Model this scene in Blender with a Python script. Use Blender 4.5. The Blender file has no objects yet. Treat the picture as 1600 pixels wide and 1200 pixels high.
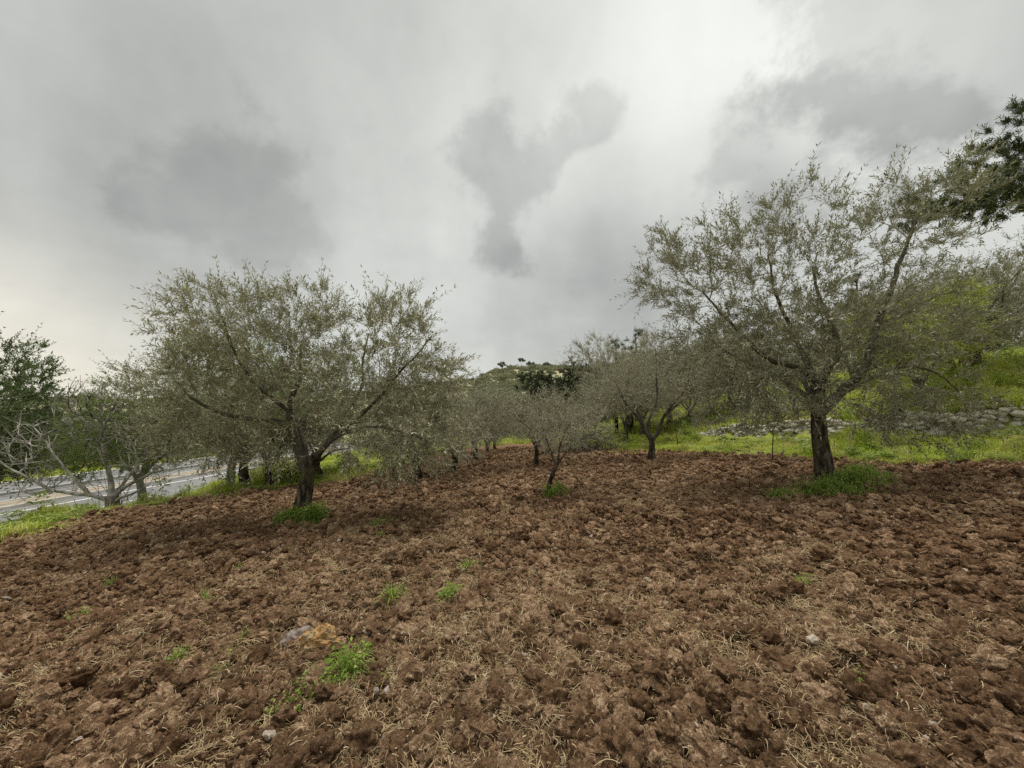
import bpy, bmesh, math
import numpy as np
from mathutils import Vector, Matrix, noise as mnoise

scene = bpy.context.scene
COL = scene.collection

# ------------------------------------------------------------------ camera
cam_data = bpy.data.cameras.new('camera')
cam_data.sensor_width = 36.0
cam_data.lens = 36.0 * 601 / 1600
cam_data.clip_start = 0.05
cam_data.clip_end = 4000
cam = bpy.data.objects.new('camera', cam_data)
COL.objects.link(cam)
cam.location = (0, 0, 1.6)
PITCH = math.atan(25 / 601)
cam.rotation_euler = (math.pi / 2 + PITCH, 0, 0)
scene.camera = cam

# ------------------------------------------------------------------ view
scene.view_settings.view_transform = 'Standard'
scene.view_settings.look = 'None'
scene.view_settings.gamma = 1
scene.view_settings.exposure = 1.05
scene.view_settings.use_curve_mapping = False
scene.cycles.use_denoising = False
scene.cycles.max_bounces = 6
scene.cycles.diffuse_bounces = 3
scene.cycles.glossy_bounces = 2
scene.cycles.transmission_bounces = 4
scene.cycles.transparent_max_bounces = 4

# ------------------------------------------------------------------ sun behind thin cloud, ahead and to the right
SUN_AZ, SUN_EL = math.radians(12), math.radians(74)
sun_data = bpy.data.lights.new('sun', 'SUN')
sun_data.energy = 1.5
sun_data.angle = math.radians(36)
sun_data.color = (1.0, 0.96, 0.9)
sun = bpy.data.objects.new('sun', sun_data)
COL.objects.link(sun)
sd = Vector((math.sin(SUN_AZ) * math.cos(SUN_EL), math.cos(SUN_AZ) * math.cos(SUN_EL), math.sin(SUN_EL)))
sun.rotation_euler = sd.to_track_quat('Z', 'Y').to_euler()

# ------------------------------------------------------------------ overcast sky
world = bpy.data.worlds.new('World')
scene.world = world
world.cycles.sampling_method = 'MANUAL'
world.cycles.sample_map_resolution = 256
world.use_nodes = True
SKY_GAIN = 0.50


def build_sky():
    nt = world.node_tree
    N, L = nt.nodes, nt.links
    N.clear()
    out = N.new('ShaderNodeOutputWorld')
    bg = N.new('ShaderNodeBackground')
    bg.inputs['Strength'].default_value = 0.1
    L.new(bg.outputs[0], out.inputs[0])
    sky = N.new('ShaderNodeTexSky')
    sky.sky_type = 'NISHITA'
    sky.sun_disc = False
    sky.sun_elevation = SUN_EL
    sky.sun_rotation = SUN_AZ
    tc = N.new('ShaderNodeTexCoord')
    D = tc.outputs['Generated']

    def math_(op, a, b=None, c=None):
        n = N.new('ShaderNodeMath')
        n.operation = op
        for i, v in enumerate((a, b, c)):
            if v is None:
                continue
            if isinstance(v, (int, float)):
                n.inputs[i].default_value = v
            else:
                L.new(v, n.inputs[i])
        return n.outputs[0]

    def vec(op, a, b):
        n = N.new('ShaderNodeVectorMath')
        n.operation = op
        for i, v in enumerate((a, b)):
            if isinstance(v, (tuple, list)):
                n.inputs[i].default_value = v
            elif isinstance(v, (int, float)):
                n.inputs['Scale'].default_value = v
            else:
                L.new(v, n.inputs[i])
        return n.outputs['Value'] if op == 'DISTANCE' else n.outputs[0]

    def noise(v, scale, detail, rough=0.5, colour=False):
        n = N.new('ShaderNodeTexNoise')
        n.inputs['Scale'].default_value = scale
        n.inputs['Detail'].default_value = detail
        n.inputs['Roughness'].default_value = rough
        L.new(v, n.inputs['Vector'])
        return n.outputs['Color'] if colour else n.outputs['Fac']

    # cloud edges are torn by noise: two amounts, one for soft sheets, one for ragged scraps
    w1 = noise(D, 3.0, 5, 0.5, True)
    soft = vec('ADD', D, vec('SCALE', vec('SUBTRACT', w1, (0.5, 0.5, 0.5)), 0.16))

    def direction(px, py):
        v = Vector(((px - 800) / 601, 1, (600 - py) / 601))
        v.rotate(Matrix.Rotation(PITCH, 3, 'X'))
        v.normalize()
        return tuple(v)

    # broad soft sheets: place in the sky, angular size, change in brightness
    blobs = [
        (1180, 30, 0.40, 0.22), (1330, 130, 0.16, 0.16), (1020, 130, 0.26, 0.01), (1575, 150, 0.12, 0.15), (1130, 170, 0.20, 0.03),
        (40, 650, 0.26, 0.25), (640, 330, 0.30, 0.05), (900, 330, 0.12, 0.05), (730, 170, 0.12, 0.05),
        (920, 480, 0.30, -0.14), (1100, 420, 0.3, -0.08), (300, 480, 0.3, -0.05), (1060, 330, 0.2, -0.04), (60, 190, 0.50, -0.11), (420, 90, 0.35, -0.05), (760, 40, 0.3, -0.03), (1300, 230, 0.22, -0.06),
    ]
    val = 0.63
    for px, py, r, dv in blobs:
        d = vec('DISTANCE', soft, direction(px, py))
        m = N.new('ShaderNodeMapRange')
        m.interpolation_type = 'SMOOTHERSTEP'
        L.new(d, m.inputs['Value'])
        m.inputs['From Min'].default_value = r * 1.5
        m.inputs['From Max'].default_value = r * 0.15
        m.inputs['To Min'].default_value = 0
        m.inputs['To Max'].default_value = dv
        val = math_('ADD', m.outputs[0], val)
    # torn scraps of lower, darker cloud
    w2 = noise(D, 5.0, 6, 0.55, True)
    torn = vec('ADD', D, vec('SCALE', vec('SUBTRACT', w2, (0.5, 0.5, 0.5)), 0.22))
    tear = math_('MULTIPLY', math_('SUBTRACT', noise(D, 11.0, 9, 0.62), 0.5), 1.5)
    scraps = [
        (-0.085, [(300, 300, 0.13), (370, 265, 0.12), (430, 235, 0.09), (425, 365, 0.12), (225, 315, 0.08)]),
        (-0.15, [(765, 245, 0.11), (800, 300, 0.125), (920, 195, 0.075), (875, 228, 0.085), (845, 275, 0.095), (790, 375, 0.10)]),
        (-0.27, [(1420, 50, 0.24), (1540, 30, 0.24), (1490, 130, 0.15)]),
        (-0.16, [(1220, 240, 0.17), (1310, 215, 0.14), (1440, 210, 0.12)]),
    ]
    for dv, bl in scraps:
        f = None
        for px, py, r in bl:
            q = math_('SUBTRACT', 1.0, math_('DIVIDE', vec('DISTANCE', torn, direction(px, py)), r))
            if f is None:
                f = q
            else:
                n_ = math_('SMOOTH_MAX', f, q)
                n_.node.inputs[2].default_value = 0.35
                f = n_
        m = N.new('ShaderNodeMapRange')
        m.interpolation_type = 'SMOOTHSTEP'
        L.new(math_('ADD', f, tear), m.inputs['Value'])
        m.inputs['From Min'].default_value = 0.0
        m.inputs['From Max'].default_value = 0.55
        m.inputs['To Max'].default_value = dv
        val = math_('ADD', m.outputs[0], val)
    # faint streaks of rain and billows over the whole sky
    sep = N.new('ShaderNodeSeparateXYZ')
    L.new(D, sep.inputs[0])
    zc = math_('ADD', math_('MAXIMUM', sep.outputs['Z'], 0.0), 0.35)
    px_ = math_('DIVIDE', sep.outputs['X'], zc)
    py_ = math_('DIVIDE', sep.outputs['Y'], zc)
    comb = N.new('ShaderNodeCombineXYZ')
    L.new(px_, comb.inputs[0])
    L.new(py_, comb.inputs[1])
    sheet = noise(comb.outputs[0], 1.6, 8, 0.6)
    val = math_('ADD', val, math_('MULTIPLY', math_('SUBTRACT', sheet, 0.5), 0.34))
    mp = N.new('ShaderNodeMapping')
    mp.inputs['Scale'].default_value = (9, 9, 0.6)
    L.new(soft, mp.inputs['Vector'])
    streak = noise(mp.outputs[0], 1.0, 3)
    val = math_('ADD', val, math_('MULTIPLY', math_('SUBTRACT', streak, 0.5), 0.16))
    val = math_('MAXIMUM', val, 0.16)
    # colour: neutral grey, slightly green-blue where thick, warm low on the left where the cloud thins
    warm = N.new('ShaderNodeMapRange')
    warm.interpolation_type = 'SMOOTHSTEP'
    L.new(vec('DISTANCE', soft, direction(-60, 640)), warm.inputs['Value'])
    warm.inputs['From Min'].default_value = 0.42
    warm.inputs['From Max'].default_value = 0.05
    tint = N.new('ShaderNodeMix')
    tint.data_type = 'RGBA'
    L.new(warm.outputs[0], tint.inputs['Factor'])
    tint.inputs[6].default_value = (0.99, 1.0, 0.935, 1)
    tint.inputs[7].default_value = (1.07, 1.01, 0.86, 1)
    col = vec('SCALE', tint.outputs[2], 1.0)
    L.new(math_('MULTIPLY', val, 10.0 * SKY_GAIN), col.node.inputs['Scale'])
    mix = N.new('ShaderNodeMix')
    mix.data_type = 'RGBA'
    mix.inputs['Factor'].default_value = 0.96
    L.new(sky.outputs[0], mix.inputs[6])
    L.new(col, mix.inputs[7])
    L.new(mix.outputs[2], bg.inputs['Color'])


build_sky()

# ================================================================== helpers
rng = np.random.default_rng(11)


def hash2(ix, iy, s):
    h = (ix.astype(np.int64) * 374761393 + iy.astype(np.int64) * 668265263 + s * 144269504) & 0xffffffff
    h = ((h ^ (h >> 13)) * 1274126177) & 0xffffffff
    h = ((h ^ (h >> 15)) * 2246822519) & 0xffffffff
    return ((h ^ (h >> 16)) & 0xffffff) / float(0x1000000)


def vnoise(x, y, s=0):
    x = np.asarray(x, float)
    y = np.asarray(y, float)
    ix, iy = np.floor(x), np.floor(y)
    fx, fy = x - ix, y - iy
    fx = fx * fx * (3 - 2 * fx)
    fy = fy * fy * (3 - 2 * fy)
    a, b = hash2(ix, iy, s), hash2(ix + 1, iy, s)
    c, d = hash2(ix, iy + 1, s), hash2(ix + 1, iy + 1, s)
    return (a * (1 - fx) + b * fx) * (1 - fy) + (c * (1 - fx) + d * fx) * fy - 0.5


def fbm(x, y, s=0, octs=4, gain=0.5):
    t, a = 0, 1.0
    for i in range(octs):
        t = t + a * vnoise(x * 2 ** i + 17.3 * i, y * 2 ** i - 9.1 * i, s + i)
        a *= gain
    return t


def lumps(x, y, cell, s):
    """a bed of rounded clods, one of random size per cell"""
    u, v = x / cell, y / cell
    iu, iv = np.floor(u), np.floor(v)
    h = np.zeros_like(u)
    for du in (-1, 0, 1):
        for dv in (-1, 0, 1):
            cu, cv = iu + du, iv + dv
            ox, oy = hash2(cu, cv, s), hash2(cu, cv, s + 1)
            rad = 0.35 + 0.55 * hash2(cu, cv, s + 2)
            amp = 0.25 + 0.75 * hash2(cu, cv, s + 3)
            ang = hash2(cu, cv, s + 4) * 3.14
            dx, dy = u - cu - ox, v - cv - oy
            ca, sa = np.cos(ang), np.sin(ang)
            ex, ey = dx * ca + dy * sa, (-dx * sa + dy * ca) * 1.35
            q = 1 - (ex * ex + ey * ey) / (rad * rad)
            h = np.maximum(h, amp * np.sqrt(np.maximum(q, 0)))
    return h


def sstep(a, b, t):
    t = np.clip((t - a) / (b - a), 0, 1)
    return t * t * (3 - 2 * t)


# ------------------------------------------------------------------ lie of the land (metres; camera at x=0, y=0, looking along +y)
def edge_left(y):
    return np.interp(y, [-20, 2, 7.3, 10.2, 11.4, 12.7, 16, 31], [-10.8, -10.7, -10.3, -9.6, -8.1, -6.2, -5.0, -4.4]) + 0.5 * vnoise(y * 0.9, y * 0, 5) + 0.3 * vnoise(y * 3, y * 0, 6)


def edge_right(y):
    return np.interp(y, [-20, 0, 7, 8.6, 9.2, 11.6, 13.8, 17.2, 21, 31], [15, 12.5, 11.2, 9.8, 9.0, 7.6, 6.7, 4.6, 3.8, 3.2]) + 0.5 * vnoise(y * 0.9, y * 0, 7) + 0.25 * vnoise(y * 3, y * 0, 8)


def wall_x(y):
    return np.interp(y, [0, 8.8, 10, 12, 15, 18, 24, 60], [23, 14.8, 13.3, 11.3, 10.1, 9.4, 8.6, 7])


def wall_h(y):
    return np.interp(y, [8, 10, 12, 15, 18, 19.5], [0.80, 0.76, 0.66, 0.56, 0.42, 0.1])


def road_z(y):
    return -3.4 - 0.05 * np.clip(y, -60, 120)


ROAD_NEAR, ROAD_FAR = -19.2, -38.4


def field_plane(x, y):
    return 0.07 * np.clip(x, -12, 14) - 0.05 * np.clip(y, -10, 45) - 0.0006 * (np.clip(y, 6, 30) - 6) ** 2


def terrain(x, y):
    x = np.asarray(x, float)
    y = np.asarray(y, float)
    el, er, wx = edge_left(y), edge_right(y), wall_x(y)
    z = field_plane(np.clip(x, el, None), y)
    # bank down to the road
    el2 = el + (np.minimum(-9.6, el) - el) * sstep(12.5, 17, y)   # the verge widens into a shelf
    t = np.clip((el2 - x) / (el2 - ROAD_NEAR), 0, 1)
    z = z + (road_z(y) - z) * (0.35 * t + 0.65 * sstep(0, 1, t))
    z = np.where(x < ROAD_FAR, road_z(y) + 0.035 * np.minimum(ROAD_FAR - x, 110), z)
    # terrace up to the right
    zr = 0.04 * np.clip(x - er, 0, 8) + wall_h(y) * sstep(-0.05, 0.30, x - wx) + 0.19 * np.clip(x - wx, 0, 30) + 0.1 * np.clip(x - wx - 30, 0, 80)
    zr = zr * (1 - sstep(38, 95, y))
    z = z + np.where(x > er, zr, 0)
    # far hills
    az = x / np.maximum(y, 1)
    H = np.interp(az, [-1.6, -1.15, -0.8, -0.5, -0.2, -0.116, 0.05, 0.2, 0.6, 1.5], [5, 6, 5, 7, 20.5, 22, 24.5, 24, 23, 24])
    hill = sstep(70, 250, np.hypot(x * 0.7, y)) * (y > 0)
    z = z + H * hill + (2.2 * fbm(x / 38, y / 38, 21, 4)) * sstep(60, 140, np.hypot(x, y))
    off = (x < el - 0.2) & (x > ROAD_NEAR + 0.6) | (x > er + 0.2)
    z = z + np.where(off, 0.16 * fbm(x * 0.8, y * 0.8, 31, 3), 0)
    return z


def in_field(x, y):
    return (x > edge_left(y)) & (x < edge_right(y)) & (y < 30)


def soil(x, y):
    """height of the ploughed surface above field_plane"""
    r = np.hypot(x, y)
    wx_ = x + 0.035 * vnoise(x * 9, y * 9, 41) + 0.016 * vnoise(x * 26, y * 26, 42)
    wy_ = y + 0.035 * vnoise(x * 9, y * 9, 43) + 0.016 * vnoise(x * 26, y * 26, 44)
    rough = 0.7 + 0.9 * (fbm(x * 0.55, y * 0.55, 45, 2) + 0.35)
    h = 0.11 * fbm(x * 1.3, y * 1.3, 46, 3)
    h = h + rough * (0.065 * lumps(wx_, wy_, 0.27, 50) * (vnoise(x * 1.1, y * 1.1, 60) > 0.08) + 0.042 * lumps(wx_, wy_, 0.135, 70) + 0.044 * lumps(wx_, wy_, 0.07, 80) + 0.022 * lumps(x, y, 0.034, 90))
    h = h + 0.03 * fbm(x * 14, y * 14, 95, 3)
    return 1.2 * h - 0.08


def field_z(x, y):
    return field_plane(x, y) + soil(np.asarray(x, float), np.asarray(y, float))


def ground_z(x, y):
    x, y = float(x), float(y)
    if in_field(np.array([x]), np.array([y]))[0]:
        return float(field_plane(np.array([x]), np.array([y]))[0])
    return float(terrain(np.array([x]), np.array([y]))[0])


# ------------------------------------------------------------------ mesh helpers
class Geo:
    def __init__(s):
        s.v, s.f, s.m, s.n = [], [], [], 0

    def add(s, V, F, mi=0):
        V = np.asarray(V, float).reshape(-1, 3)
        F = np.asarray(F, int)
        if len(F) == 0:
            return
        s.v.append(V)
        s.f.append(F + s.n)
        s.m.append(np.full(len(F), mi))
        s.n += len(V)

    def mesh(s, name, mats, smooth=False):
        return np_mesh(name, np.concatenate(s.v), s.f, mats, np.concatenate(s.m), smooth)


def np_mesh(name, V, Fs, mats, mi=None, smooth=False):
    me = bpy.data.meshes.new(name)
    if isinstance(Fs, np.ndarray):
        Fs = [Fs]
    V = np.asarray(V, np.float32)
    me.vertices.add(len(V))
    me.vertices.foreach_set('co', V.ravel())
    loops = np.concatenate([f.ravel() for f in Fs]).astype(np.int32)
    sizes = np.concatenate([np.full(len(f), f.shape[1]) for f in Fs]).astype(np.int32)
    starts = np.concatenate([[0], np.cumsum(sizes)[:-1]]).astype(np.int32)
    me.loops.add(len(loops))
    me.loops.foreach_set('vertex_index', loops)
    me.polygons.add(len(sizes))
    me.polygons.foreach_set('loop_start', starts)
    for m in mats:
        me.materials.append(m)
    if mi is not None:
        me.polygons.foreach_set('material_index', np.asarray(mi, np.int32))
    me.polygons.foreach_set('use_smooth', np.full(len(sizes), smooth, bool))
    me.update(calc_edges=True)
    return me


def link(name, me, parent=None, loc=None, **props):
    o = bpy.data.objects.new(name, me)
    COL.objects.link(o)
    if parent is not None:
        o.parent = parent
    if loc is not None:
        o.location = loc
    for k, v in props.items():
        o[k] = v
    return o


def empty(name, loc, label, category, group=None, rz=0.0, scale=1.0):
    o = bpy.data.objects.new(name, None)
    COL.objects.link(o)
    o.empty_display_size = 0.2
    o.location = loc
    o.rotation_euler = (0, 0, rz)
    o.scale = (scale,) * 3 if not isinstance(scale, tuple) else scale
    o['label'] = label
    o['category'] = category
    if group:
        o['group'] = group
    return o


def norm(v):
    v = np.asarray(v, float)
    return v / (np.linalg.norm(v, axis=-1, keepdims=True) + 1e-9)


def tube(geo, P, R, sides=6, mi=0, rough=0.0, seed=0, cap=True):
    P = np.asarray(P, float)
    R = np.asarray(R, float)
    n = len(P)
    T = np.gradient(P, axis=0)
    T = norm(T)
    up = np.array([0.0, 0, 1]) if abs(T[0][2]) < 0.9 else np.array([1.0, 0, 0])
    u = norm(np.cross(T[0], up))
    ang = np.arange(sides) / sides * 2 * np.pi
    V = np.zeros((n, sides, 3))
    for i in range(n):
        u = u - T[i] * np.dot(u, T[i])
        u = u / (np.linalg.norm(u) + 1e-9)
        w = np.cross(T[i], u)
        rr = R[i] * np.ones(sides)
        if rough:
            a = ang + 0.15 * i * 0.3
            rr = rr * (1 + rough * (1.1 * vnoise(np.cos(ang) * 1.6 + seed, np.sin(ang) * 1.6 + i * 0.22, 3) + 0.9 * vnoise(np.cos(a) * 4 + seed, np.sin(a) * 4 + i * 0.13, 4)))
        V[i] = P[i] + np.outer(np.cos(ang) * rr, u) + np.outer(np.sin(ang) * rr, w)
    idx = np.arange(n * sides).reshape(n, sides)
    a, b = idx[:-1], idx[1:]
    F = np.stack([a, np.roll(a, -1, 1), np.roll(b, -1, 1), b], -1).reshape(-1, 4)
    geo.add(V.reshape(-1, 3), F, mi)
    if cap and sides >= 5:
        geo.add(np.vstack([V[-1], P[-1] + T[-1] * R[-1] * 0.4]), [(k, (k + 1) % sides, sides) for k in range(sides)], mi)


def leaf_faces(geo, B, Dv, Nv, Ln, Wd, mi=0, mid=0.45, fold=0.25):
    B, Dv, Nv = np.asarray(B), norm(Dv), np.asarray(Nv)
    S = norm(np.cross(Dv, Nv))
    Nn = np.cross(S, Dv)
    Ln = np.asarray(Ln)[:, None]
    Wd = np.asarray(Wd)[:, None]
    M = B + Dv * Ln * mid + Nn * Wd * fold
    V = np.stack([B, M + S * Wd * 0.5, B + Dv * Ln, M - S * Wd * 0.5], 1)
    k = np.arange(len(B))[:, None] * 4
    F = np.concatenate([k + [0, 1, 2], k + [0, 2, 3]], 0)
    geo.add(V.reshape(-1, 3), F, mi)


def catmull(pts, step):
    P = np.asarray(pts, float)
    P = np.vstack([2 * P[0] - P[1], P, 2 * P[-1] - P[-2]])
    out = []
    for i in range(1, len(P) - 2):
        p0, p1, p2, p3 = P[i - 1:i + 3]
        k = max(2, int(np.linalg.norm(p2 - p1) / step))
        for t in np.arange(k) / k:
            out.append(0.5 * (2 * p1 + (p2 - p0) * t + (2 * p0 - 5 * p1 + 4 * p2 - p3) * t * t + (3 * p1 - p0 - 3 * p2 + p3) * t ** 3))
    out.append(P[-2])
    return np.array(out)


# ------------------------------------------------------------------ material helpers
def new_mat(name):
    m = bpy.data.materials.new(name)
    m.use_nodes = True
    nt = m.node_tree
    nt.nodes.clear()
    return m, nt


class NB:
    def __init__(s, nt):
        s.nt, s.N, s.L = nt, nt.nodes, nt.links

    def n(s, t, **kw):
        x = s.N.new(t)
        for k, v in kw.items():
            setattr(x, k, v)
        return x

    def set(s, node, **kw):
        for k, v in kw.items():
            k = k.replace('_', ' ')
            if hasattr(v, 'node'):
                s.L.new(v, node.inputs[k])
            else:
                node.inputs[k].default_value = v
        return node

    def noise(s, vec, scale, detail=4, rough=0.55):
        x = s.n('ShaderNodeTexNoise')
        s.set(x, Scale=scale, Detail=detail, Roughness=rough)
        if vec is not None:
            s.L.new(vec, x.inputs['Vector'])
        return x.outputs['Fac']

    def ramp(s, fac, stops):
        x = s.n('ShaderNodeValToRGB')
        e = x.color_ramp.elements
        while len(e) < len(stops):
            e.new(0.5)
        for el, (p, c) in zip(e, stops):
            el.position = p
            el.color = (*c, 1)
        s.L.new(fac, x.inputs[0])
        return x.outputs[0]

    def mix(s, fac, a, b, blend='MIX'):
        x = s.n('ShaderNodeMix', data_type='RGBA', blend_type=blend)
        for sock, v in ((x.inputs['Factor'], fac), (x.inputs[6], a), (x.inputs[7], b)):
            if hasattr(v, 'node'):
                s.L.new(v, sock)
            elif isinstance(v, (int, float)):
                sock.default_value = v
            else:
                sock.default_value = (*v, 1)
        return x.outputs[2]

    def math(s, op, a, b=0.0):
        x = s.n('ShaderNodeMath', operation=op)
        for i, v in enumerate((a, b)):
            if hasattr(v, 'node'):
                s.L.new(v, x.inputs[i])
            else:
                x.inputs[i].default_value = v
        return x.outputs[0]

    def bump(s, h, strength, dist):
        x = s.n('ShaderNodeBump')
        s.set(x, Strength=strength, Distance=dist)
        s.L.new(h, x.inputs['Height'])
        return x.outputs[0]

    def finish(s, col, rough=0.8, spec=0.3, bump=None, trans=0.0):
        p = s.n('ShaderNodeBsdfPrincipled')
        s.L.new(col, p.inputs['Base Color'])
        p.inputs['Roughness'].default_value = rough
        p.inputs['Specular IOR Level'].default_value = spec
        if bump is not None:
            s.L.new(bump, p.inputs['Normal'])
        sh = p.outputs[0]
        if trans:
            t = s.n('ShaderNodeBsdfTranslucent')
            s.L.new(col, t.inputs[0])
            mx = s.n('ShaderNodeMixShader')
            mx.inputs[0].default_value = trans
            s.L.new(sh, mx.inputs[1])
            s.L.new(t.outputs[0], mx.inputs[2])
            sh = mx.outputs[0]
        o = s.n('ShaderNodeOutputMaterial')
        s.L.new(sh, o.inputs[0])

    def pos(s):
        return s.n('ShaderNodeNewGeometry').outputs['Position']

    def objco(s):
        return s.n('ShaderNodeTexCoord').outputs['Object']


def leaf_mat(name, stops, under=None, trans=0.18, rough=0.55, spec=0.25, vary=None):
    m, nt = new_mat(name)
    b = NB(nt)
    g = b.n('ShaderNodeNewGeometry')
    info = b.n('ShaderNodeObjectInfo')
    col = b.ramp(g.outputs['Random Per Island'], stops)
    if under is not None:
        col = b.mix(g.outputs['Backfacing'], col, b.mix(g.outputs['Random Per Island'], under, tuple(c * 0.7 for c in under)))
    if vary is not None:
        p = g.outputs['Position']
        col = b.mix(b.ramp(b.noise(p, 0.55, 4, 0.6), [(0.48, (0, 0, 0)), (0.66, (0.85, 0.85, 0.85))]), col, b.mix(1.0, col, vary[0], 'MULTIPLY'))
        col = b.mix(b.ramp(b.noise(p, 1.3, 4, 0.6), [(0.48, (0, 0, 0)), (0.66, (0.75, 0.75, 0.75))]), col, vary[1])
    hs = b.n('ShaderNodeHueSaturation')
    b.L.new(col, hs.inputs['Color'])
    b.L.new(b.math('ADD', b.math('MULTIPLY', info.outputs['Random'], 0.3), 0.86), hs.inputs['Value'])
    b.finish(hs.outputs[0], rough, spec, trans=trans)
    return m


def bark_mat(name, stops, scale=9.0, bump=0.6, moss=None):
    m, nt = new_mat(name)
    b = NB(nt)
    co = b.objco()
    mp = b.n('ShaderNodeMapping')
    mp.inputs['Scale'].default_value = (1, 1, 0.35)
    b.L.new(co, mp.inputs['Vector'])
    f = b.noise(mp.outputs[0], scale, 6, 0.65)
    col = b.ramp(f, stops)
    if moss is not None:
        mm = b.ramp(b.noise(co, 3.0, 4), [(0.5, (0, 0, 0)), (0.68, (1, 1, 1))])
        col = b.mix(mm, col, moss)
    bp = b.bump(b.math('ADD', f, b.math('MULTIPLY', b.noise(mp.outputs[0], scale * 3, 6, 0.7), 0.5)), bump, 0.06)
    b.finish(col, 0.9, 0.15, bp)
    return m


M = {}
M['olive_leaf'] = leaf_mat('olive_leaf', [(0.0, (0.085, 0.082, 0.038)), (0.45, (0.175, 0.168, 0.082)), (0.75, (0.30, 0.29, 0.16)), (1.0, (0.66, 0.64, 0.46))], (0.46, 0.445, 0.31), 0.09, spec=0.5)
M['olive_leaf_grey'] = leaf_mat('olive_leaf_grey', [(0.0, (0.14, 0.132, 0.072)), (0.5, (0.27, 0.255, 0.15)), (1.0, (0.64, 0.61, 0.45))], (0.48, 0.46, 0.33), 0.09, spec=0.5)
M['green_leaf'] = leaf_mat('green_leaf', [(0.0, (0.12, 0.18, 0.035)), (0.6, (0.20, 0.28, 0.06)), (1.0, (0.32, 0.40, 0.11))], None, 0.3)
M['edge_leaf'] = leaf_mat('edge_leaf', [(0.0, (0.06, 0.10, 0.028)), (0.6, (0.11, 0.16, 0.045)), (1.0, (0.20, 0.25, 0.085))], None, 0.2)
M['bush_leaf'] = leaf_mat('bush_leaf', [(0.0, (0.22, 0.26, 0.05)), (0.6, (0.36, 0.40, 0.09)), (1.0, (0.58, 0.58, 0.22))], None, 0.3)
M['dark_leaf'] = leaf_mat('dark_leaf', [(0.0, (0.032, 0.044, 0.020)), (0.7, (0.066, 0.082, 0.036)), (1.0, (0.12, 0.135, 0.06))], None, 0.08)
M['pine_needle'] = leaf_mat('pine_needle', [(0.0, (0.055, 0.075, 0.035)), (0.7, (0.11, 0.13, 0.06)), (1.0, (0.19, 0.20, 0.10))], None, 0.08)
M['ridge_needle_lightened'] = leaf_mat('ridge_needle_lightened', [(0.0, (0.11, 0.13, 0.08)), (0.7, (0.17, 0.19, 0.115)), (1.0, (0.23, 0.24, 0.15))], None, 0.1)  # pine needles paled in the colour, for distance haze and crown self-shadow
M['scrub_leaf'] = leaf_mat('scrub_leaf', [(0.0, (0.20, 0.22, 0.125)), (0.6, (0.30, 0.315, 0.18)), (1.0, (0.40, 0.385, 0.24))], None, 0.1)
M['olive_bark'] = bark_mat('olive_bark', [(0.36, (0.014, 0.011, 0.009)), (0.50, (0.06, 0.047, 0.035)), (0.62, (0.20, 0.165, 0.12)), (0.72, (0.34, 0.30, 0.24))], 11, 1.0, (0.13, 0.115, 0.065))
M['olive_limb'] = bark_mat('olive_limb', [(0.3, (0.045, 0.038, 0.03)), (0.6, (0.13, 0.115, 0.09)), (0.8, (0.26, 0.24, 0.19))], 10, 0.7)
M['olive_twig'] = bark_mat('olive_twig', [(0.3, (0.17, 0.155, 0.115)), (0.7, (0.42, 0.39, 0.30))], 6, 0.2)
M['fig_bark'] = bark_mat('fig_bark', [(0.36, (0.14, 0.125, 0.105)), (0.52, (0.38, 0.355, 0.315)), (0.72, (0.58, 0.55, 0.50))], 5, 0.4)
M['fig_twig'] = bark_mat('fig_twig', [(0.44, (0.08, 0.068, 0.058)), (0.58, (0.44, 0.41, 0.37))], 1.0, 0.2)
M['white_bark'] = bark_mat('white_bark', [(0.3, (0.2, 0.19, 0.165)), (0.7, (0.5, 0.48, 0.43))], 6, 0.5)
M['pine_bark'] = bark_mat('pine_bark', [(0.3, (0.03, 0.024, 0.02)), (0.7, (0.13, 0.10, 0.08))], 7, 0.8)


def soil_mat():
    m, nt = new_mat('tilled_soil')
    b = NB(nt)
    p = b.pos()
    f1 = b.noise(p, 2.1, 5, 0.6)
    f2 = b.noise(p, 26, 6, 0.65)
    f3 = b.noise(p, 120, 4, 0.7)
    fac = b.math('ADD', b.math('MULTIPLY', f1, 0.20), b.math('ADD', b.math('MULTIPLY', f2, 0.36), b.math('MULTIPLY', f3, 0.44)))
    info = b.n('ShaderNodeObjectInfo')
    fac = b.math('ADD', fac, b.math('MULTIPLY', b.math('SUBTRACT', info.outputs['Random'], 0.5), 0.12))
    col = b.ramp(fac, [(0.37, (0.060, 0.034, 0.017)), (0.46, (0.138, 0.082, 0.044)), (0.545, (0.24, 0.152, 0.088)), (0.63, (0.56, 0.42, 0.27))])
    # redder earth further down the field
    red = b.ramp(b.noise(p, 0.22, 3), [(0.35, (0, 0, 0)), (0.65, (1, 1, 1))])
    col = b.mix(b.math('MULTIPLY', red, 0.5), col, b.mix(1.0, col, (1.08, 0.96, 0.92), 'MULTIPLY'))
    # crumbs of pale lime
    v = b.n('ShaderNodeTexVoronoi')
    v.inputs['Scale'].default_value = 22
    b.L.new(p, v.inputs['Vector'])
    sp = b.ramp(v.outputs['Distance'], [(0.10, (1, 1, 1)), (0.16, (0, 0, 0))])
    sel = b.ramp(b.noise(p, 9, 3), [(0.60, (0, 0, 0)), (0.66, (1, 1, 1))])
    col = b.mix(b.math('MULTIPLY', sp, sel), col, (0.55, 0.46, 0.33))
    h = b.math('ADD', b.noise(p, 55, 7, 0.7), b.math('MULTIPLY', b.noise(p, 190, 4, 0.7), 0.35))
    b.finish(col, 0.95, 0.08, b.bump(h, 1.0, 0.02))
    return m


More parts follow.
